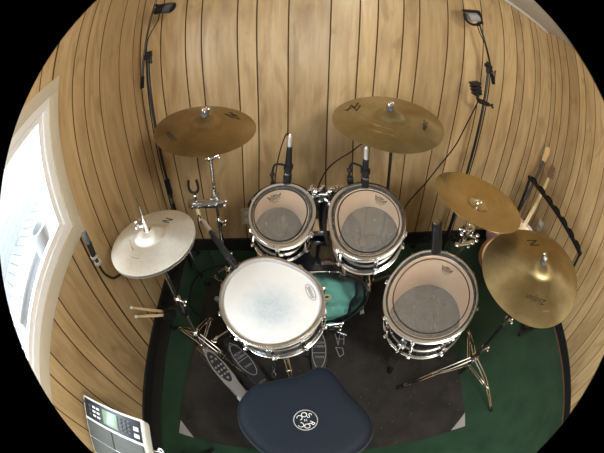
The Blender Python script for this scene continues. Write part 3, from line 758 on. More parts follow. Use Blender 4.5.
# stick holder on the hi-hat stand with two sticks
t = thing('stick_holder', 'black round stick cup clamped to the hi-hat stand', 'stick holder', (-.655, .80, .36))
dS = V((-.36, -.38, .55)).normalized(); p0 = V((-.642, .79, .325))
b = B(); lathe(b, [(0, 0), (.030, 0), (.036, .085), (.032, .085), (.027, .006), (0, .006)], 24, Matrix.Translation(p0 - dS * .05) @ frame_z(dS).to_4x4(), closed=False); obj('cup', b, M_MATTE, t)
b = B(); tube(b, [(HX - .012, HY, .40), (-.57, .78, .39), p0 - V((-.02, .0, -.03))], .008, 8, 4); cyl(b, (HX, HY, .385), (HX, HY, .415), .019); obj('clamp_arm', b, M_BLACK, t)
for k, (ox, lab) in enumerate(((V((.010, -.012, .008)), 'lower of two pale drumsticks poking out of the stick cup'), (V((-.004, .012, -.008)), 'upper of two pale drumsticks poking out of the stick cup'))):
    q = p0 - dS * .035 + ox; d = (dS + V((.03, -.02, -.10)) * (1 - 1.6 * k)).normalized()
    L = .222 + .028 * k
    b = B(); tube(b, [q, q + d * (L - .055), q + d * (L - .022), q + d * (L - .017), q + d * (L - .012), q + d * (L - .004), q + d * L], .0082, 12, 0, False, [.0082, .0076, .0048, .0048, .0044, .0038, .003]); o = obj('shaft', b, M_STICK, None)
    o.name = 'drumstick'; tag(o, lab, 'drumstick', 'drumsticks in the cup')
    b = B(); ball(b, q + d * (L + .001), .0082, 1, 1, 1.25, 14, frame_z(d)); obj('tip', b, M_WHITE, o, label='white nylon tip')

# ------------------------------------------------------------------ bass drum pedals (main and slave joined by a linkage shaft)
t = thing('bass_drum_pedal', 'main bass drum pedal with printed footboard just above the throne horn', 'pedal', (.11, .74, 0), None, 'double pedal units')
m4, L, o = pedal(t, (.113, .862), (.098, .60), .082, M_PEDALD)
b = B(); stroke(b, arc2(0, .01, .034, .105, 0, 2 * PI, 40), .0035, m4 @ Matrix.Translation((0, 0, .0046))); text_into(b, 'IRON', .021, m4 @ Matrix.Translation((0, .055, .0046))); text_into(b, 'COBRA', .0215, m4 @ Matrix.Translation((0, .033, .0046)))
text_into(b, 'TAMA', .018, m4 @ Matrix.Translation((0, -.030, .0046)), shear=.3); stroke(b, [(-.030, -.005), (.030, -.005)], .003, m4 @ Matrix.Translation((0, 0, .0046))); obj('printed_lettering', b, M_RUGTAB, o, smooth=0)
b = B(); prism(b, [(-.036, -L / 2 - .07), (.036, -L / 2 - .07), (.036, -L / 2), (-.036, -L / 2)], .01, m4 @ Matrix.Translation((0, 0, -.006)), .002); obj('heel_plate', b, M_PEDAL, t)
b = B()
for s in (-1, 1): bar(b, (.115 + s * .045, .862, .01), (.115 + s * .045, .862, .15), .014, .022, (0, 1, 0), .003)
cyl(b, (.05, .862, .15), (.235, .862, .15), .006); cyl(b, (.10, .862, .15), (.13, .862, .15), .02); obj('frame', b, M_CHROME, t)
b = B(); box(b, (.105, .72, .006), (.085, .32, .006), Matrix.Rotation(.05, 3, 'Z'), .002); obj('base_plate', b, M_PEDALD, t)
b = B(); box(b, (.175, .862, .135), (.032, .03, .03), None, .005); wing_knob(b, (.19, .85, .14), (.8, -.4, .2), 1.2); obj('cam', b, M_CHROME, t)
b = B(); cyl(b, (.205, .84, .10), (.25, .81, .10), .007); obj('tension_knob', b, M_CHROME, t)
for x, zt in ((.100, .26), (.03, .26)):
    b = B(); cyl(b, (x, .862, .15), (x, .80, zt), .0035); sh = obj('beater_shaft', b, M_CHROME, t)
    b = B(); m = Matrix.Translation((x, .80, zt)) @ Matrix.Rotation(PI / 2, 4, 'X'); lathe(b, [(0, -.028), (.016, -.026), (.024, -.016), (.024, .016), (.018, .022), (0, .022)], 24, m); bt = obj('beater', b, M_CREAM, sh, label='cream felt beater')
    b = B(); lathe(b, [(0, .0255), (.007, .0255), (.008, .021)], 14, m); obj('beater_cap', b, M_MATTE, sh)
t = thing('slave_pedal', 'slave pedal with black printed footboard between hi-hat pedal and snare', 'pedal', (-.28, .70, 0), None, 'double pedal units')
m4, L, o = pedal(t, (-.375, .795), (-.175, .555), .085, M_PEDALD)
b = B(); stroke(b, arc2(0, .01, .035, .10, 0, 2 * PI, 40), .0035, m4 @ Matrix.Translation((0, 0, .0046))); text_into(b, 'IRON', .020, m4 @ Matrix.Translation((0, .052, .0046))); text_into(b, 'COBRA', .020, m4 @ Matrix.Translation((0, .030, .0046)))
text_into(b, 'TAMA', .017, m4 @ Matrix.Translation((0, -.030, .0046)), shear=.3); stroke(b, [(-.030, .012), (.030, .012)], .0028, m4 @ Matrix.Translation((0, 0, .0046))); stroke(b, [(-.028, .09), (0, .125), (.028, .09)], .0035, m4 @ Matrix.Translation((0, 0, .0046)))
text_into(b, 'TAMA', .016, m4 @ Matrix.Translation((0, -L / 2 + .02, .0046))); obj('printed_lettering', b, M_RUGTAB, o, smooth=0)
b = B(); prism(b, [(-.036, -L / 2 - .06), (.036, -L / 2 - .06), (.036, -L / 2), (-.036, -L / 2)], .01, m4 @ Matrix.Translation((0, 0, -.006)), .002); obj('heel_plate', b, M_PEDALD, t)
b = B(); P = V((-.375, .80, 0))
for s in (-1, 1): bar(b, P + V((s * .035, s * .03, .01)), P + V((s * .035, s * .03, .15)), .014, .022, (0, 1, 0), .003)
cyl(b, P + V((-.05, -.043, .145)), P + V((.06, .05, .145)), .006); wing_knob(b, P + V((-.045, -.03, .10)), (-1, -.3, .2)); obj('frame', b, M_CHROME, t)
b = B(); box(b, P + V((.08, -.10, .006)), (.08, .30, .006), Matrix.Rotation(.7, 3, 'Z'), .002); obj('base_plate', b, M_PEDALD, t)
b = B(); cyl(b, P + V((.06, .045, .145)), (.05, .862, .15), .0065); cyl(b, P + V((.06, .045, .145)), P + V((.10, .05, .145)), .011); cyl(b, (.02, .858, .15), (.05, .862, .15), .011); obj('drive_shaft', b, M_CHROME, t)

# ------------------------------------------------------------------ snare stand
t = thing('snare_stand', 'chrome basket stand holding the white snare drum', 'stand', (-.06, .70, 0))
mw = WM[snare]; ctr = mw @ V((0, 0, -.07))
b = B(); cyl(b, (ctr.x, ctr.y, .03), (ctr.x, ctr.y, ctr.z), .0115); obj('tube', b, M_CHROME, t)
tripod(t, ctr.x, ctr.y, .20, .17, (40, 160, 280), M_CHROME, .08)
for a in (60, 180, 300):
    a = math.radians(a); d = V((math.cos(a), math.sin(a), 0)); b = B()
    tube(b, [ctr, mw @ (d * .12 + V((0, 0, -.03))), mw @ (d * .2 + V((0, 0, -.015))), mw @ (d * .207 + V((0, 0, .02)))], .006, 10, 4); ar = obj('basket_arm', b, M_CHROME, t)
    b = B(); cyl(b, mw @ (d * .2 + V((0, 0, -.02))), mw @ (d * .209 + V((0, 0, .024))), .011); obj('rubber_grip', b, M_MATTE, ar)
t = o = None
b = B(); tube(b, [(-.128, .70, .010), (-.138, .675, .012), (-.124, .655, .010), (-.139, .625, .012), (-.131, .605, .010), (-.120, .625, .011), (-.137, .655, .012), (-.120, .68, .011)], .0022, 8, 6, True)
o = obj('wire_loop', b, M_CHROMED); tag(o, 'twisted silver wire loop lying on the rug above the throne', 'wire loop')

# ------------------------------------------------------------------ throne
SZ = .50
t = thing('drum_throne', 'navy saddle-shaped drum throne with round white logo at the bottom centre', 'stool', (.0, .25, 0))
out = [(.062, .455), (.0, .420), (-.086, .402), (-.160, .375), (-.205, .315), (-.212, .255), (-.190, .190), (-.125, .108), (-.05, .068), (.03, .060), (.12, .075), (.190, .118), (.226, .185), (.208, .262), (.158, .340), (.124, .410), (.098, .446)]
sm = spline([(.005 + (p[0] - .005) * 1.035, .24 + (p[1] - .24) * 1.02, 0) for p in out + out[:1]], 6)[:-1]
cen = V((.005, .24, 0))
b = B(); rings = []
lev = [(.965, -.075), (.99, -.07), (1.0, -.055), (1.0, -.035), (.988, -.016), (.955, -.004), (.90, .002), (.78, .004), (.6, .003), (.4, .001), (.2, .0)]
for f, z in lev: rings.append([b.verts.new(cen + (v - cen) * f + V((0, 0, SZ + z + (-.010 * math.exp(-((v.x - .03) / .1) ** 2) if 0 < f < .9 else 0) * 0))) for v in sm])
N = len(sm)
for A, C_ in zip(rings, rings[1:]):
    for k in range(N): b.faces.new((A[k], A[(k + 1) % N], C_[(k + 1) % N], C_[k]))
b.faces.new(rings[0][::-1]); b.faces.new(rings[-1])
obj('cushion', b, M_SEAT, t, smooth=60)
b = B(); tube(b, [cen + (v - cen) * 1.0 + V((0, 0, SZ - .060)) for v in sm], .006, 8, 0, True); obj('piping', b, M_SEATSIDE, t)
b = B(); prism(b, [tuple((cen + (v - cen) * .955)[:2]) for v in sm], .02, Matrix.Translation((0, 0, SZ - .094))); obj('seat_board', b, M_MATTE, t)
ml = Matrix.Translation((.010, .240, SZ + .0035)) @ Matrix.Rotation(math.radians(190), 4, 'Z')
b = B(); stroke(b, arc2(0, 0, .0385, .0385, 0, 2 * PI, 48), .0032, ml)
for i, ch in enumerate('ROC'): text_into(b, ch, .0275, ml @ Matrix.Rotation((1 - i) * .82, 4, 'Z') @ Matrix.Translation((0, .0225, 0)), .001)
for i, ch in enumerate('SOC'): text_into(b, ch, .0275, ml @ Matrix.Rotation((i - 1) * .82, 4, 'Z') @ Matrix.Translation((0, -.0225, 0)), .001)
text_into(b, 'N', .014, ml, .001)
obj('round_logo', b, M_WHITE, t, smooth=0, label='round cream stitched logo')
b = B(); cyl(b, (.0, .25, .03), (.0, .25, SZ - .09), .016); obj('post', b, M_CHROME, t)
tripod(t, .0, .25, .26, .22, (90, 210, 330), M_CHROME, .09)

# ------------------------------------------------------------------ percussion pad on a stand, by the left wall
t = thing('percussion_pad', 'white-edged electronic percussion pad with small screen at the lower left corner', 'electronic drum pad', (-.565, -.04, .74))
R3 = Matrix.Rotation(math.radians(3.6), 3, 'Z'); O = V((-.578, .10, .78)); mp = Matrix.Translation(O) @ R3.to_4x4()
W_ = .292; Hh = .29
def P2(x, y, z=0): return mp @ V((x, y, z))
b = B(); box(b, P2(0, -Hh / 2, -.024), (W_, Hh, .045), R3, .012, 3); obj('body', b, M_WHITE, t)
b = B(); box(b, P2(0, -.054, .0005), (W_ - .026, .086, .004), R3, .0015); pn = obj('control_panel', b, M_NAVYP, t)
b = B(); box(b, P2(.004, -.055, .0035), (.070, .062, .004), R3, .001); obj('screen', b, M_LCD, pn)
k = 0
for (x0, nx, dx, y0_, ny, dy, s, mm) in ((-.100, 3, .022, -.036, 3, .019, (.014, .009), M_GREY), (.054, 3, .017, -.030, 4, .015, (.011, .007), M_GREY), (.116, 1, .02, -.048, 2, .028, (.019, .016), M_VINYL)):
    for i in range(nx):
        for j in range(ny):
            b = B(); box(b, P2(x0 + i * dx, y0_ - j * dy, .0035), (*s, .005), R3, .0012); obj('button', b, M_VINYL if (mm is M_VINYL or (x0 < -.05 and i > 0)) else M_GREY, pn)
b = B(); lathe(b, [(0, .012), (.008, .012), (.009, .0)], 16, mp @ Matrix.Translation((-.126, -.034, .002))); obj('volume_knob', b, M_GREY, pn)
for i in range(2):
    for j in range(2):
        b = B(); box(b, P2((i - .5) * .134, -.150 - j * .088, .001), (.131, .084, .010), R3, .004); obj('pad', b, M_GREY, t, label='dark grey rubber pad')
b = B(); cyl(b, P2(W_ / 2 - .01, -.115, -.035), P2(W_ / 2 + .03, -.105, -.035), .004); lathe(b, [(.004, -.004), (.011, -.004), (.011, .004), (.004, .004)], 18, Matrix.Translation(P2(W_ / 2 + .035, -.10, -.03)), closed=True); obj('wing_nut', b, M_CHROMED, t)
t = thing('pad_stand', 'black stand holding up the white-edged percussion pad', 'stand', (-.565, -.05, 0))
b = B(); cyl(b, (-.565, -.05, .02), (-.565, -.05, .72), .014); obj('tube', b, M_BLKCHR, t)
b = B(); box(b, (-.565, -.05, .722), (.18, .16, .012), R3, .003); obj('mount_plate', b, M_BLKCHR, t)
tripod(t, -.565, -.05, .26, .22, (60, 180, 300), M_BLKCHR, .09)

# ------------------------------------------------------------------ microphones
def mic_body(bm, tail, tip, r0, r1, rh=None):
    """tapered handle from tail to tip"""
    tail, tip = V(tail), V(tip); d = (tip - tail)
    tube(bm, [tail, tail + d * .02, tail + d * .12, tail + d * .75, tail + d * .80, tail + d * .98, tip], r0, 16, 0, False, [r0 * .7, r0 * .9, r0, r1, rh or r1 * 1.08, (rh or r1 * 1.08), (rh or r1) * .8])
def tom_mic(label, tip, tail, r, bracket, cable):
    t = thing('drum_microphone', label, 'microphone', tip, None, 'drum microphones')
    tip, tail = V(tip), V(tail); d = (tail - tip).normalized()
    b = B(); mic_body(b, tail - d * .06, tip, r * .72, r); obj('body', b, M_BLACK, t)
    b = B(); cyl(b, tip + d * .045, tip + d * .052, r * 1.03, r * 1.03); obj('band', b, M_CHROMED, t)
    b = B(); cyl(b, tail - d * .065, tail - d * .012, r * .58, r * .62); cyl(b, tail - d * .012, tail, r * .45, r * .3); obj('plug', b, M_BRIGHT, t, label='silver cable plug')
    if bracket:
        b = B(); tube(b, bracket, .005, 8, 5); box(b, V(bracket[0]), (.026, .022, .035), None, .005); ball(b, bracket[1], .011); cyl(b, tip + d * .07, tip + d * .09, r * 1.2, r * 1.2); obj('rim_clip', b, M_BLACK, t)
    if cable:
        b = B(); tube(b, [tail - d * .002] + cable, .0028, 8, 6); obj('cable', b, M_MATTE, t)
    return t
tom_mic('black stick microphone with silver plug over the small tom', (-.004, 1.145, .760), (0, 1.15, 1.005), .0155, [(-.06, 1.155, .745), (-.066, 1.16, .80), (-.055, 1.16, .85), (-.008, 1.15, .845)], [(-.02, 1.20, .97), (-.05, 1.28, .80), (-.07, 1.35, .55), (-.10, 1.40, .2), (-.1, 1.42, .01)])
tom_mic('black stick microphone over the larger mounted tom, below the back cymbal', (.281, 1.075, .79), (.279, 1.07, .99), .0165, [(.225, 1.10, .80), (.222, 1.10, .85), (.235, 1.10, .885), (.277, 1.075, .88)], [(.28, 1.13, .97), (.26, 1.22, .885), (.155, 1.33, .68), (.10, 1.42, .3), (.1, 1.45, .01)])
t = thing('drum_microphone', 'thick black microphone standing at the rear rim of the floor tom', 'microphone', (.575, .845, .675), None, 'drum microphones')
b = B(); mic_body(b, (.540, .845, .805), (.580, .835, .655), .0235, .0225, .0235); obj('body', b, M_BLACK, t)
b = B(); cyl(b, (.5385, .8455, .806), (.5377, .8457, .809), .018); obj('end_cap', b, M_CHROMED, t)
b = B(); tube(b, [(.565, .84, .70), (.60, .86, .68), (.61, .865, .63)], .007, 8, 4); obj('rim_clip', b, M_BLACK, t)
# snare microphone on the chrome clamp
t = thing('drum_microphone', 'slim black microphone with silver plug aimed at the snare rim', 'microphone', (-.20, .775, .70), None, 'drum microphones')
A, T = V((-.350, .955, .748)), V((-.193, .765, .700)); d = (T - A).normalized()
b = B(); mic_body(b, A + d * .055, T - d * .02, .0115, .0145); obj('body', b, mat('slate_mic', (.060, .070, .090), .30, .6), t)
b = B(); cyl(b, T - d * .035, T - d * .028, .0158); cyl(b, T - d * .022, T, .0145, .0125); obj('grille', b, M_BLACK, t)
b = B(); cyl(b, T - d * .042, T - d * .035, .0155); obj('band', b, M_CHROME, t)
b = B(); cyl(b, A, A + d * .062, .0095, .0108); cyl(b, A - d * .02, A, .004, .008); obj('plug', b, M_BRIGHT, t, label='silver cable plug')
b = B(); tube(b, [A - d * .02, (-.385, 1.0, .745), (-.40, 1.02, .66), (-.385, 1.03, .45), (-.37, 1.04, .2), (-.35, 1.05, .012)], .003, 8, 6); obj('cable', b, M_MATTE, t)
t = thing('multi_clamp', 'chrome clamp bar on the left cymbal stand with black fork and pale tube', 'clamp', (-.325, 1.10, .74))
b = B(); box(b, (-.37, 1.085, .742), (.175, .028, .030), Matrix.Rotation(.08, 3, 'Y'), .006); box(b, (-.37, 1.066, .742), (.12, .012, .016), Matrix.Rotation(.08, 3, 'Y'), .003); obj('bar', b, M_CHROMED, t)
for x in (-.43, -.395, -.345, -.31):
    b = B(); cyl(b, (x, 1.055, .742), (x, 1.068, .742), .006); obj('bolt', b, M_CHROME, t)
b = B(); wing_knob(b, (-.29, 1.08, .745), (1, -.5, .1)); obj('wing_bolt', b, M_CHROME, t)
b = B(); box(b, (-.325, 1.11, .742), (.04, .04, .045), None, .008); obj('jaw', b, M_CHROMED, t)
b = B(); cyl(b, (-.413, 1.085, .755), (-.413, 1.085, .80), .010); cyl(b, (-.413, 1.085, .775), (-.413, 1.085, .79), .014); obj('swivel', b, M_CHROME, t)
b = B(); tube(b, [(-.432, 1.085, .865), (-.436, 1.083, .83), (-.428, 1.083, .808), (-.413, 1.083, .802), (-.398, 1.083, .808), (-.390, 1.083, .83), (-.394, 1.085, .865)], .0065, 8, 4); obj('fork', b, M_BLACK, t, label='black open microphone fork')
b = B(); cyl(b, (-.405, 1.06, .735), (-.400, 1.045, .675), .0095); obj('tube', b, M_CREAM, t, label='short cream tube')
b = B(); tube(b, [(-.40, 1.045, .675), (-.385, 1.02, .69), (-.30, .90, .728)], .004, 8, 3); tube(b, [(-.30, .90, .728), (-.293, .88, .73)], .013, 12); obj('mic_arm', b, M_BLACK, t)

# hi-hat microphone on a gooseneck
t = thing('hi_hat_microphone', 'small black microphone on a gooseneck left of the hi-hats, by the window', 'microphone', (-.73, .65, .83))
b = B(); cyl(b, (-.73, .652, .925), (-.73, .645, .868), .0135, .0125, 16); obj('body', b, M_BLACK, t)
b = B(); lathe(b, [(0, .056), (.009, .053), (.0125, .043), (.0125, .012), (.010, 0), (0, 0)], 20, Matrix.Translation((-.73, .651, .922))); obj('grille', b, M_FELT, t)
b = B(); cyl(b, (-.73, .645, .872), (-.73, .645, .862), .0175); obj('ring', b, M_BRIGHT, t, label='chrome ring')
b = B(); cyl(b, (-.73, .649, .836), (-.73, .65, .826), .0175); obj('ring', b, M_BRIGHT, t, label='chrome ring')
b = B(); cyl(b, (-.73, .645, .866), (-.73, .649, .830), .0085); tube(b, [(-.73, .65, .825), (-.73, .647, .79), (-.728, .66, .745), (-.725, .69, .70), (-.70, .74, .685)], .0058, 10, 6); obj('gooseneck', b, M_BLKCHR, t)
b = B(); tube(b, [(-.70, .74, .685), (-.64, .755, .69), (HX - .02, HY, .70)], .0058, 10, 4); cyl(b, (HX, HY, .685), (HX, HY, .715), .018); obj('clamp_rod', b, M_CHROME, t)

# overhead microphone stands
def boom_stand(label, x, y, zc, boom_tail, boom_tip, handle, collar=True, azs=(270, 30, 150), spread=.24):
    t = thing('microphone_stand', label, 'stand', (x, y, 0), None, 'overhead microphone stands')
    tripod(t, x, y, .22, spread, azs, M_BLKCHR, .09, double=False)
    b = B(); cyl(b, (x, y, .02), (x, y, .66), .0125); obj('lower_tube', b, M_BLKCHR, t)
    b = B(); cyl(b, (x, y, .64), (x, y, zc), .0085); obj('upper_tube', b, M_BLKCHR, t)
    b = B(); cyl(b, (x, y, .60), (x, y, .69), .0165, .0145); obj('grip', b, M_MATTE, t)
    if collar:
        b = B(); cyl(b, (x, y, .535), (x, y, .575), .0145); obj('collar_ring', b, M_CHROME, t)
    b = B(); c = V((x, y, zc)); cyl(b, c - V((0, .0, .045)), c + V((0, 0, .03)), .014); cyl(b, c + V((0, -.022, 0)), c + V((0, .022, 0)), .017)
    obj('swivel', b, M_BLACK, t)
    b = B(); h = V(handle); cyl(b, c, h, .0038); cyl(b, h + V((0, 0, .018)), h - V((0, 0, .045)), .0035); ball(b, h - V((0, 0, .045)), .006); ball(b, h + V((0, 0, .018)), .006); obj('t_handle', b, M_BLACK, t)
    b = B(); cyl(b, boom_tail, boom_tip, .0068); bm_ = obj('boom', b, M_BLKCHR, t)
    b = B(); bt, bp = V(boom_tail), V(boom_tip); dd = (bp - bt).normalized(); cyl(b, bt - dd * .01, bt + dd * .055, .0115); obj('boom_weight', b, M_MATTE, bm_)
    return t
boom_stand('tall black boom stand in the left rear corner behind the hi-hats', -.69, 1.40, 1.42, (-.728, 1.385, 1.26), (-.668, 1.40, 1.80), (-.655, 1.37, 1.425), azs=(315, 75, 195), spread=.122)
boom_stand('tall black boom stand in front of the panelling at the right', 1.018, 1.40, 1.40, (1.058, 1.39, 1.31), (.93, 1.39, 1.70), (1.05, 1.37, 1.37), False)
t = thing('overhead_microphone', 'black condenser microphone at the top edge above the left boom stand', 'microphone', (-.58, 1.40, 1.715), None, 'overhead microphones')
b = B(); tube(b, [(-.665, 1.395, 1.715), (-.61, 1.395, 1.70), (-.545, 1.395, 1.675)], .026, 18, 6, False, [.012, .026] + [.034] * 8 + [.032, .026, .012]); obj('body', b, M_BLACK, t)
b = B(); tube(b, [(-.60, 1.395, 1.697), (-.56, 1.395, 1.682)], .0345, 18); obj('grille', b, M_FELT, t)
b = B(); tube(b, [(-.668, 1.40, 1.76), (-.66, 1.40, 1.745), (-.62, 1.397, 1.725)], .009, 8, 4); obj('clip', b, M_MATTE, t)
b = B(); tube(b, [(-.63, 1.39, 1.70), (-.64, 1.40, 1.63), (-.685, 1.395, 1.54), (-.70, 1.40, 1.47), (-.695, 1.39, 1.40), (-.70, 1.385, .9), (-.70, 1.385, .3), (-.68, 1.36, .01)], .0033, 8, 6); obj('cable', b, M_MATTE, t)
t = thing('overhead_microphone', 'silver condenser microphone in a black cradle on the right boom stand', 'microphone', (.90, 1.39, 1.70), None, 'overhead microphones')
Rm = Matrix.Rotation(math.radians(-24), 3, 'Y') @ Matrix.Rotation(math.radians(20), 3, 'X')
mm = Matrix.Translation((.895, 1.385, 1.70)) @ Rm.to_4x4()
b = B(); lathe(b, [(0, -.065), (.02, -.062), (.025, -.05), (.025, .02), (.026, .025), (.026, .058), (.018, .07), (0, .072)], 24, mm @ Matrix.Rotation(PI / 2, 4, 'Y') @ Matrix.Diagonal((1.15, 1.15, .62, 1))); obj('body', b, M_RUGTAB, t)
b = B(); tube(b, [mm @ V((.062 * math.cos(a), 0.0, .060 * math.sin(a) - .0)) for a in [math.radians(x) for x in range(150, 391, 12)]], .009, 10); obj('cradle', b, M_BLACK, t)
b = B(); box(b, mm @ V((0, 0, .046)), (.13, .022, .018), Rm, .006); box(b, mm @ V((.055, 0, .0)), (.020, .024, .10), Rm, .005); obj('top_bar', b, M_BLACK, t)
b = B(); tube(b, [mm @ V((.05, 0, -.03)), (.935, 1.39, 1.665), (.945, 1.39, 1.66)], .010, 8, 3); obj('clip', b, M_MATTE, t)
b = B(); tube(b, [mm @ V((.02, 0, -.05)), (.935, 1.385, 1.61), (.985, 1.385, 1.52), (1.01, 1.385, 1.44), (1.03, 1.39, 1.32), (1.03, 1.39, .9), (1.035, 1.39, .3), (1.06, 1.37, .01)], .0033, 8, 6); obj('cable', b, M_MATTE, t)
# small ribbed microphone clamped to the right boom stand
t = thing('clamp_microphone', 'small ribbed black microphone clamped half way up the right boom stand', 'microphone', (.95, 1.38, 1.22))
Rm = Matrix.Rotation(math.radians(-20), 3, 'Y'); mm = Matrix.Translation((.93, 1.375, 1.245)) @ Rm.to_4x4()
b = B()
for i in range(4): box(b, mm @ V((0, 0, .030 - i * .020)), (.060 - .004 * i, .05, .012), Rm, .003)
box(b, mm @ V((.008, 0, .0)), (.034, .042, .075), Rm, .005); obj('grille', b, M_BLACK, t)
b = B(); tube(b, [mm @ V((.012, 0, -.035)), (.955, 1.38, 1.185), (.985, 1.39, 1.168)], .009, 8, 4); obj('stem', b, M_BLACK, t)
b = B(); box(b, (1.01, 1.395, 1.168), (.075, .036, .026), Matrix.Rotation(.1, 3, 'Y'), .006); wing_knob(b, (1.04, 1.38, 1.165), (1, -.3, 0)); obj('clamp', b, M_BLACK, t)
b = B(); tube(b, [(.975, 1.40, 1.16), (.93, 1.40, 1.02), (.884, 1.40, .874), (.81, 1.40, .74), (.738, 1.40, .612), (.629, 1.40, .44), (.60, 1.42, .2), (.60, 1.44, .01)], .0036, 8, 6); obj('cable', b, M_MATTE, t)

# ------------------------------------------------------------------ guitar rack and guitars
t = thing('guitar_rack', 'black guitar rack with padded rail along the right wall', 'guitar stand', (1.545, .97, 0))
P1, P2_ = V((1.540, 1.335, .75)), V((1.548, .612, .75))
b = B(); bar(b, P1 + V((0, .015, 0)), P2_ - V((0, .015, 0)), .030, .026, (0, 0, 1), .006); rl = obj('rail', b, M_BLACK, t)
for i in range(7):
    p = P1.lerp(P2_, (i + .5) / 7); b = B(); tube(b, [p + V((0, .035, .012)), p + V((0, .02, .022)), p + V((0, -.02, .022)), p + V((0, -.035, .012))], .0075, 8, 3); obj('foam_pad', b, M_MATTE, rl)
for p in (P1, P2_):
    b = B(); tube(b, [p + V((0, 0, -.005)), V((p.x, p.y, .30)), V((p.x, p.y, .03))], .0125, 12); obj('upright', b, M_BLKCHR, t)
    b = B(); tube(b, [V((p.x + .20, p.y, .014)), V((p.x - .13, p.y, .014))], .0125, 12); obj('foot', b, M_BLKCHR, t)
b = B(); bar(b, (1.46, 1.335, .055), (1.468, .612, .055), .03, .026, (0, 0, 1), .006); obj('lower_rail', b, M_MATTE, t)

def guitar(label, body, head, nrm, acoustic, mtop, mside, mhead, scale=1.):
    body, head = V(body), V(head); y = (head - body).normalized(); z = V(nrm); z = (z - y * z.dot(y)).normalized(); x = y.cross(z)
    m = Matrix.Translation(body) @ Matrix((x, y, z)).transposed().to_4x4()
    L = (head - body).length
    t = thing('guitar', label, 'guitar', body, None, 'guitars on the rack')
    s = scale
    half = [(0, -.20), (.09, -.195), (.155, -.15), (.178, -.08), (.165, -.01), (.125, .06), (.11, .10), (.125, .155), (.125, .20), (.085, .245), (.0, .255)]
    if not acoustic: half = [(0, -.19), (.09, -.185), (.15, -.13), (.155, -.06), (.115, .02), (.12, .08), (.135, .14), (.10, .20), (.07, .16), (.03, .11), (0, .11)]
    pts = half + [(-a, c) for a, c in half[-2:0:-1]]
    oc = [p.to_2d()[:] for p in spline([(*p, 0) for p in pts] + [(*pts[0], 0)], 5)[:-1]]
    oc = [(a * s, c * s) for a, c in oc]; D = .095 if acoustic else .045
    b = B(); prism(b, oc, D, m @ Matrix.Translation((0, 0, -D)), .006); obj('body', b, mside, t)
    b = B(); prism(b, [(a * .88, c * .9 + .003) for a, c in oc], .0025, m); obj('soundboard', b, mtop, t)
    if acoustic:
        b = B(); lathe(b, [(0, .0032), (.048, .0032), (.05, .002)], 32, m @ Matrix.Translation((0, .085, 0))); obj('sound_hole', b, M_MATTE, t)
    b = B(); box(b, m @ V((0, -.085, .006)), (.11 if acoustic else .08, .024, .012), m.to_3x3(), .003); obj('bridge', b, M_ROSE if acoustic else M_CHROME, t)
    hl = .115; w_ = .014 if acoustic else .018
    b = B(); prism(b, [(-.018, .10), (.018, .10), (.013, L - hl), (-.013, L - hl)], .022, m @ Matrix.Translation((0, 0, -.010)), .005); nk = obj('neck', b, M_NECK, t)
    b = B(); prism(b, [(-w_, .09), (w_, .09), (w_ * .8, L - hl), (-w_ * .8, L - hl)], .006, m @ Matrix.Translation((0, 0, .012))); obj('fretboard', b, M_ROSE if not acoustic else M_GTRTOP, nk)
    hp = [(-.017, L - hl), (.017, L - hl), (.027, L - hl + .03), (.025, L), (-.025, L), (-.027, L - hl + .03)] if acoustic else [(-.017, L - hl), (.017, L - hl), (.021, L - hl + .03), (.025, L - .03), (.018, L + .02), (-.010, L + .022), (-.030, L - .005), (-.024, L - .04), (-.022, L - hl + .03)]
    b = B(); prism(b, hp, .016, m @ Matrix.Translation((0, 0, -.006)), .003); hd = obj('headstock', b, mhead, t)
    for i in range(6):
        b = B(); sd = (-1 if i % 2 else 1) if acoustic else -1
        yy = L - .085 + (i // 2) * .030 if acoustic else L - .09 + i * .019
        cyl(b, m @ V((sd * .02, yy, 0)), m @ V((sd * .036, yy, 0)), .003); ball(b, m @ V((sd * .038, yy, 0)), .008, .7, 1, .6, 10, m.to_3x3()); obj('tuner', b, M_CHROMED, hd)
    b = B()
    for i in range(6): cyl(b, m @ V((-.017 + i * .0068, -.08, .020)), m @ V((-.013 + i * .0052, L - hl, .021)), .0005, seg=5, caps=False)
    obj('strings', b, M_CHROMED, t)
    if acoustic:
        b = B(); prism(b, [(.03, .03), (.10, -.04), (.115, .01), (.075, .09)], .002, m @ Matrix.Translation((0, 0, .0026))); obj('pickguard', b, M_CREAM, t)
guitar('red-brown guitar with cream top and brown headstock leaning at the rack', (1.40, 1.14, .27), (1.835, 1.36, .86), (-.62, -.55, .45), True, M_GTRTOP, M_GTRSIDE, M_HEADBR, 1.0)
guitar('guitar with pale maple headstock leaning on the right wall behind the red-brown one', (1.53, 1.36, .27), (1.855, 1.485, .935), (-.66, -.45, .42), False, M_GTRSIDE, M_GTRSIDE, M_MAPLEHEAD, .85)

# loose cables on the floor
b = B(); tube(b, [(-.35, 1.05, .006), (-.42, .98, .006), (-.40, .9, .006), (-.55, .98, .006), (-.66, 1.1, .006), (-.6, 1.35, .006), (-.2, 1.48, .006)], .0035, 8, 8); o = obj('floor_cable', b, M_MATTE); tag(o, 'black cable lying on the dark floor behind the hi-hat stand', 'cable')

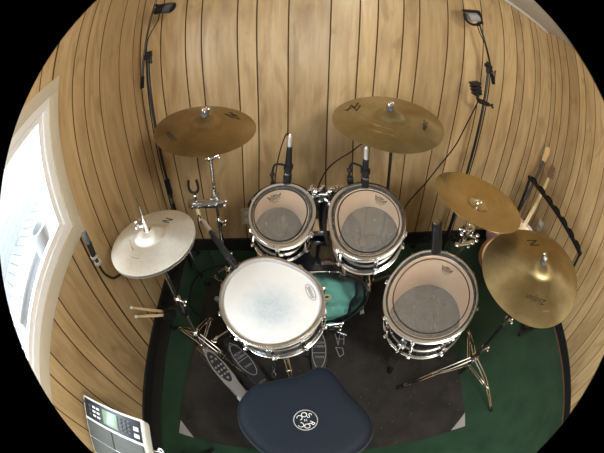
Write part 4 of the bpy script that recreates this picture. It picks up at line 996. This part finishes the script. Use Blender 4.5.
# ------------------------------------------------------------------ camera: fisheye adapter lens
cd = bpy.data.cameras.new('camera'); cam = bpy.data.objects.new('camera', cd); COL.objects.link(cam); sc.camera = cam
CM = [[0.997169, 0.030258, -0.068833], [-0.071798, 0.655058, -0.75216], [0.022331, 0.754973, 0.655376]]
m = Matrix([[*r, 0] for r in CM] + [[0, 0, 0, 1]]); m.translation = (0, 0, 1.53); cam.matrix_world = m
cd.clip_start = .02
cd.type = 'PANO'; cd.sensor_width = 36; cd.sensor_fit = 'HORIZONTAL'
P = cd if hasattr(cd, 'fisheye_polynomial_k1') else cd.cycles
P.panorama_type = 'FISHEYE_LENS_POLYNOMIAL'
P.fisheye_polynomial_k0 = 0
P.fisheye_polynomial_k1, P.fisheye_polynomial_k2, P.fisheye_polynomial_k3, P.fisheye_polynomial_k4 = -0.03055583, -0.00620435, 0.0005706, -1.856e-05
P.fisheye_fov = 2.600296
cd.shift_x = -13 / 604; cd.shift_y = 1.5 / 453

# ------------------------------------------------------------------ light
def area(name, loc, target, sx, sy, power, col, portal=False):
    l = bpy.data.lights.new(name, 'AREA'); l.shape = 'RECTANGLE'; l.size = sx; l.size_y = sy; l.energy = power; l.color = col
    o = bpy.data.objects.new(name, l); COL.objects.link(o); o.location = loc
    o.rotation_mode = 'QUATERNION'; o.rotation_quaternion = (V(target) - V(loc)).to_track_quat('-Z', 'Y')
    if portal: l.cycles.is_portal = True
    return o
def lamp(name, loc, rad, power, col):
    l = bpy.data.lights.new(name, 'POINT'); l.shadow_soft_size = rad; l.energy = power; l.color = col
    o = bpy.data.objects.new(name, l); COL.objects.link(o); o.location = loc; return o
lamp('ceiling_lamp', (.62, -.26, 1.93), .10, 45, (1, .93, .80))
area('side_window_portal', (XL - .09, .07, 1.26), (0, .07, 1.26), 1.26, .62, 1, (1, 1, 1), True)
area('front_window_portal', (.33, YF - .08, .96), (.33, 0, .96), .7, .92, 1, (1, 1, 1), True)
w = bpy.data.worlds.new('sky'); sc.world = w; w.use_nodes = True
bg = w.node_tree.nodes['Background']; bg.inputs[0].default_value = (.86, .93, 1, 1); bg.inputs[1].default_value = 17.
sc.view_settings.view_transform = 'Standard'; sc.view_settings.look = 'None'; sc.view_settings.gamma = 1; sc.view_settings.exposure = 0.
sc.view_settings.use_curve_mapping = False
sc.cycles.use_denoising = True
sc.cycles.max_bounces = 10; sc.cycles.transparent_max_bounces = 16
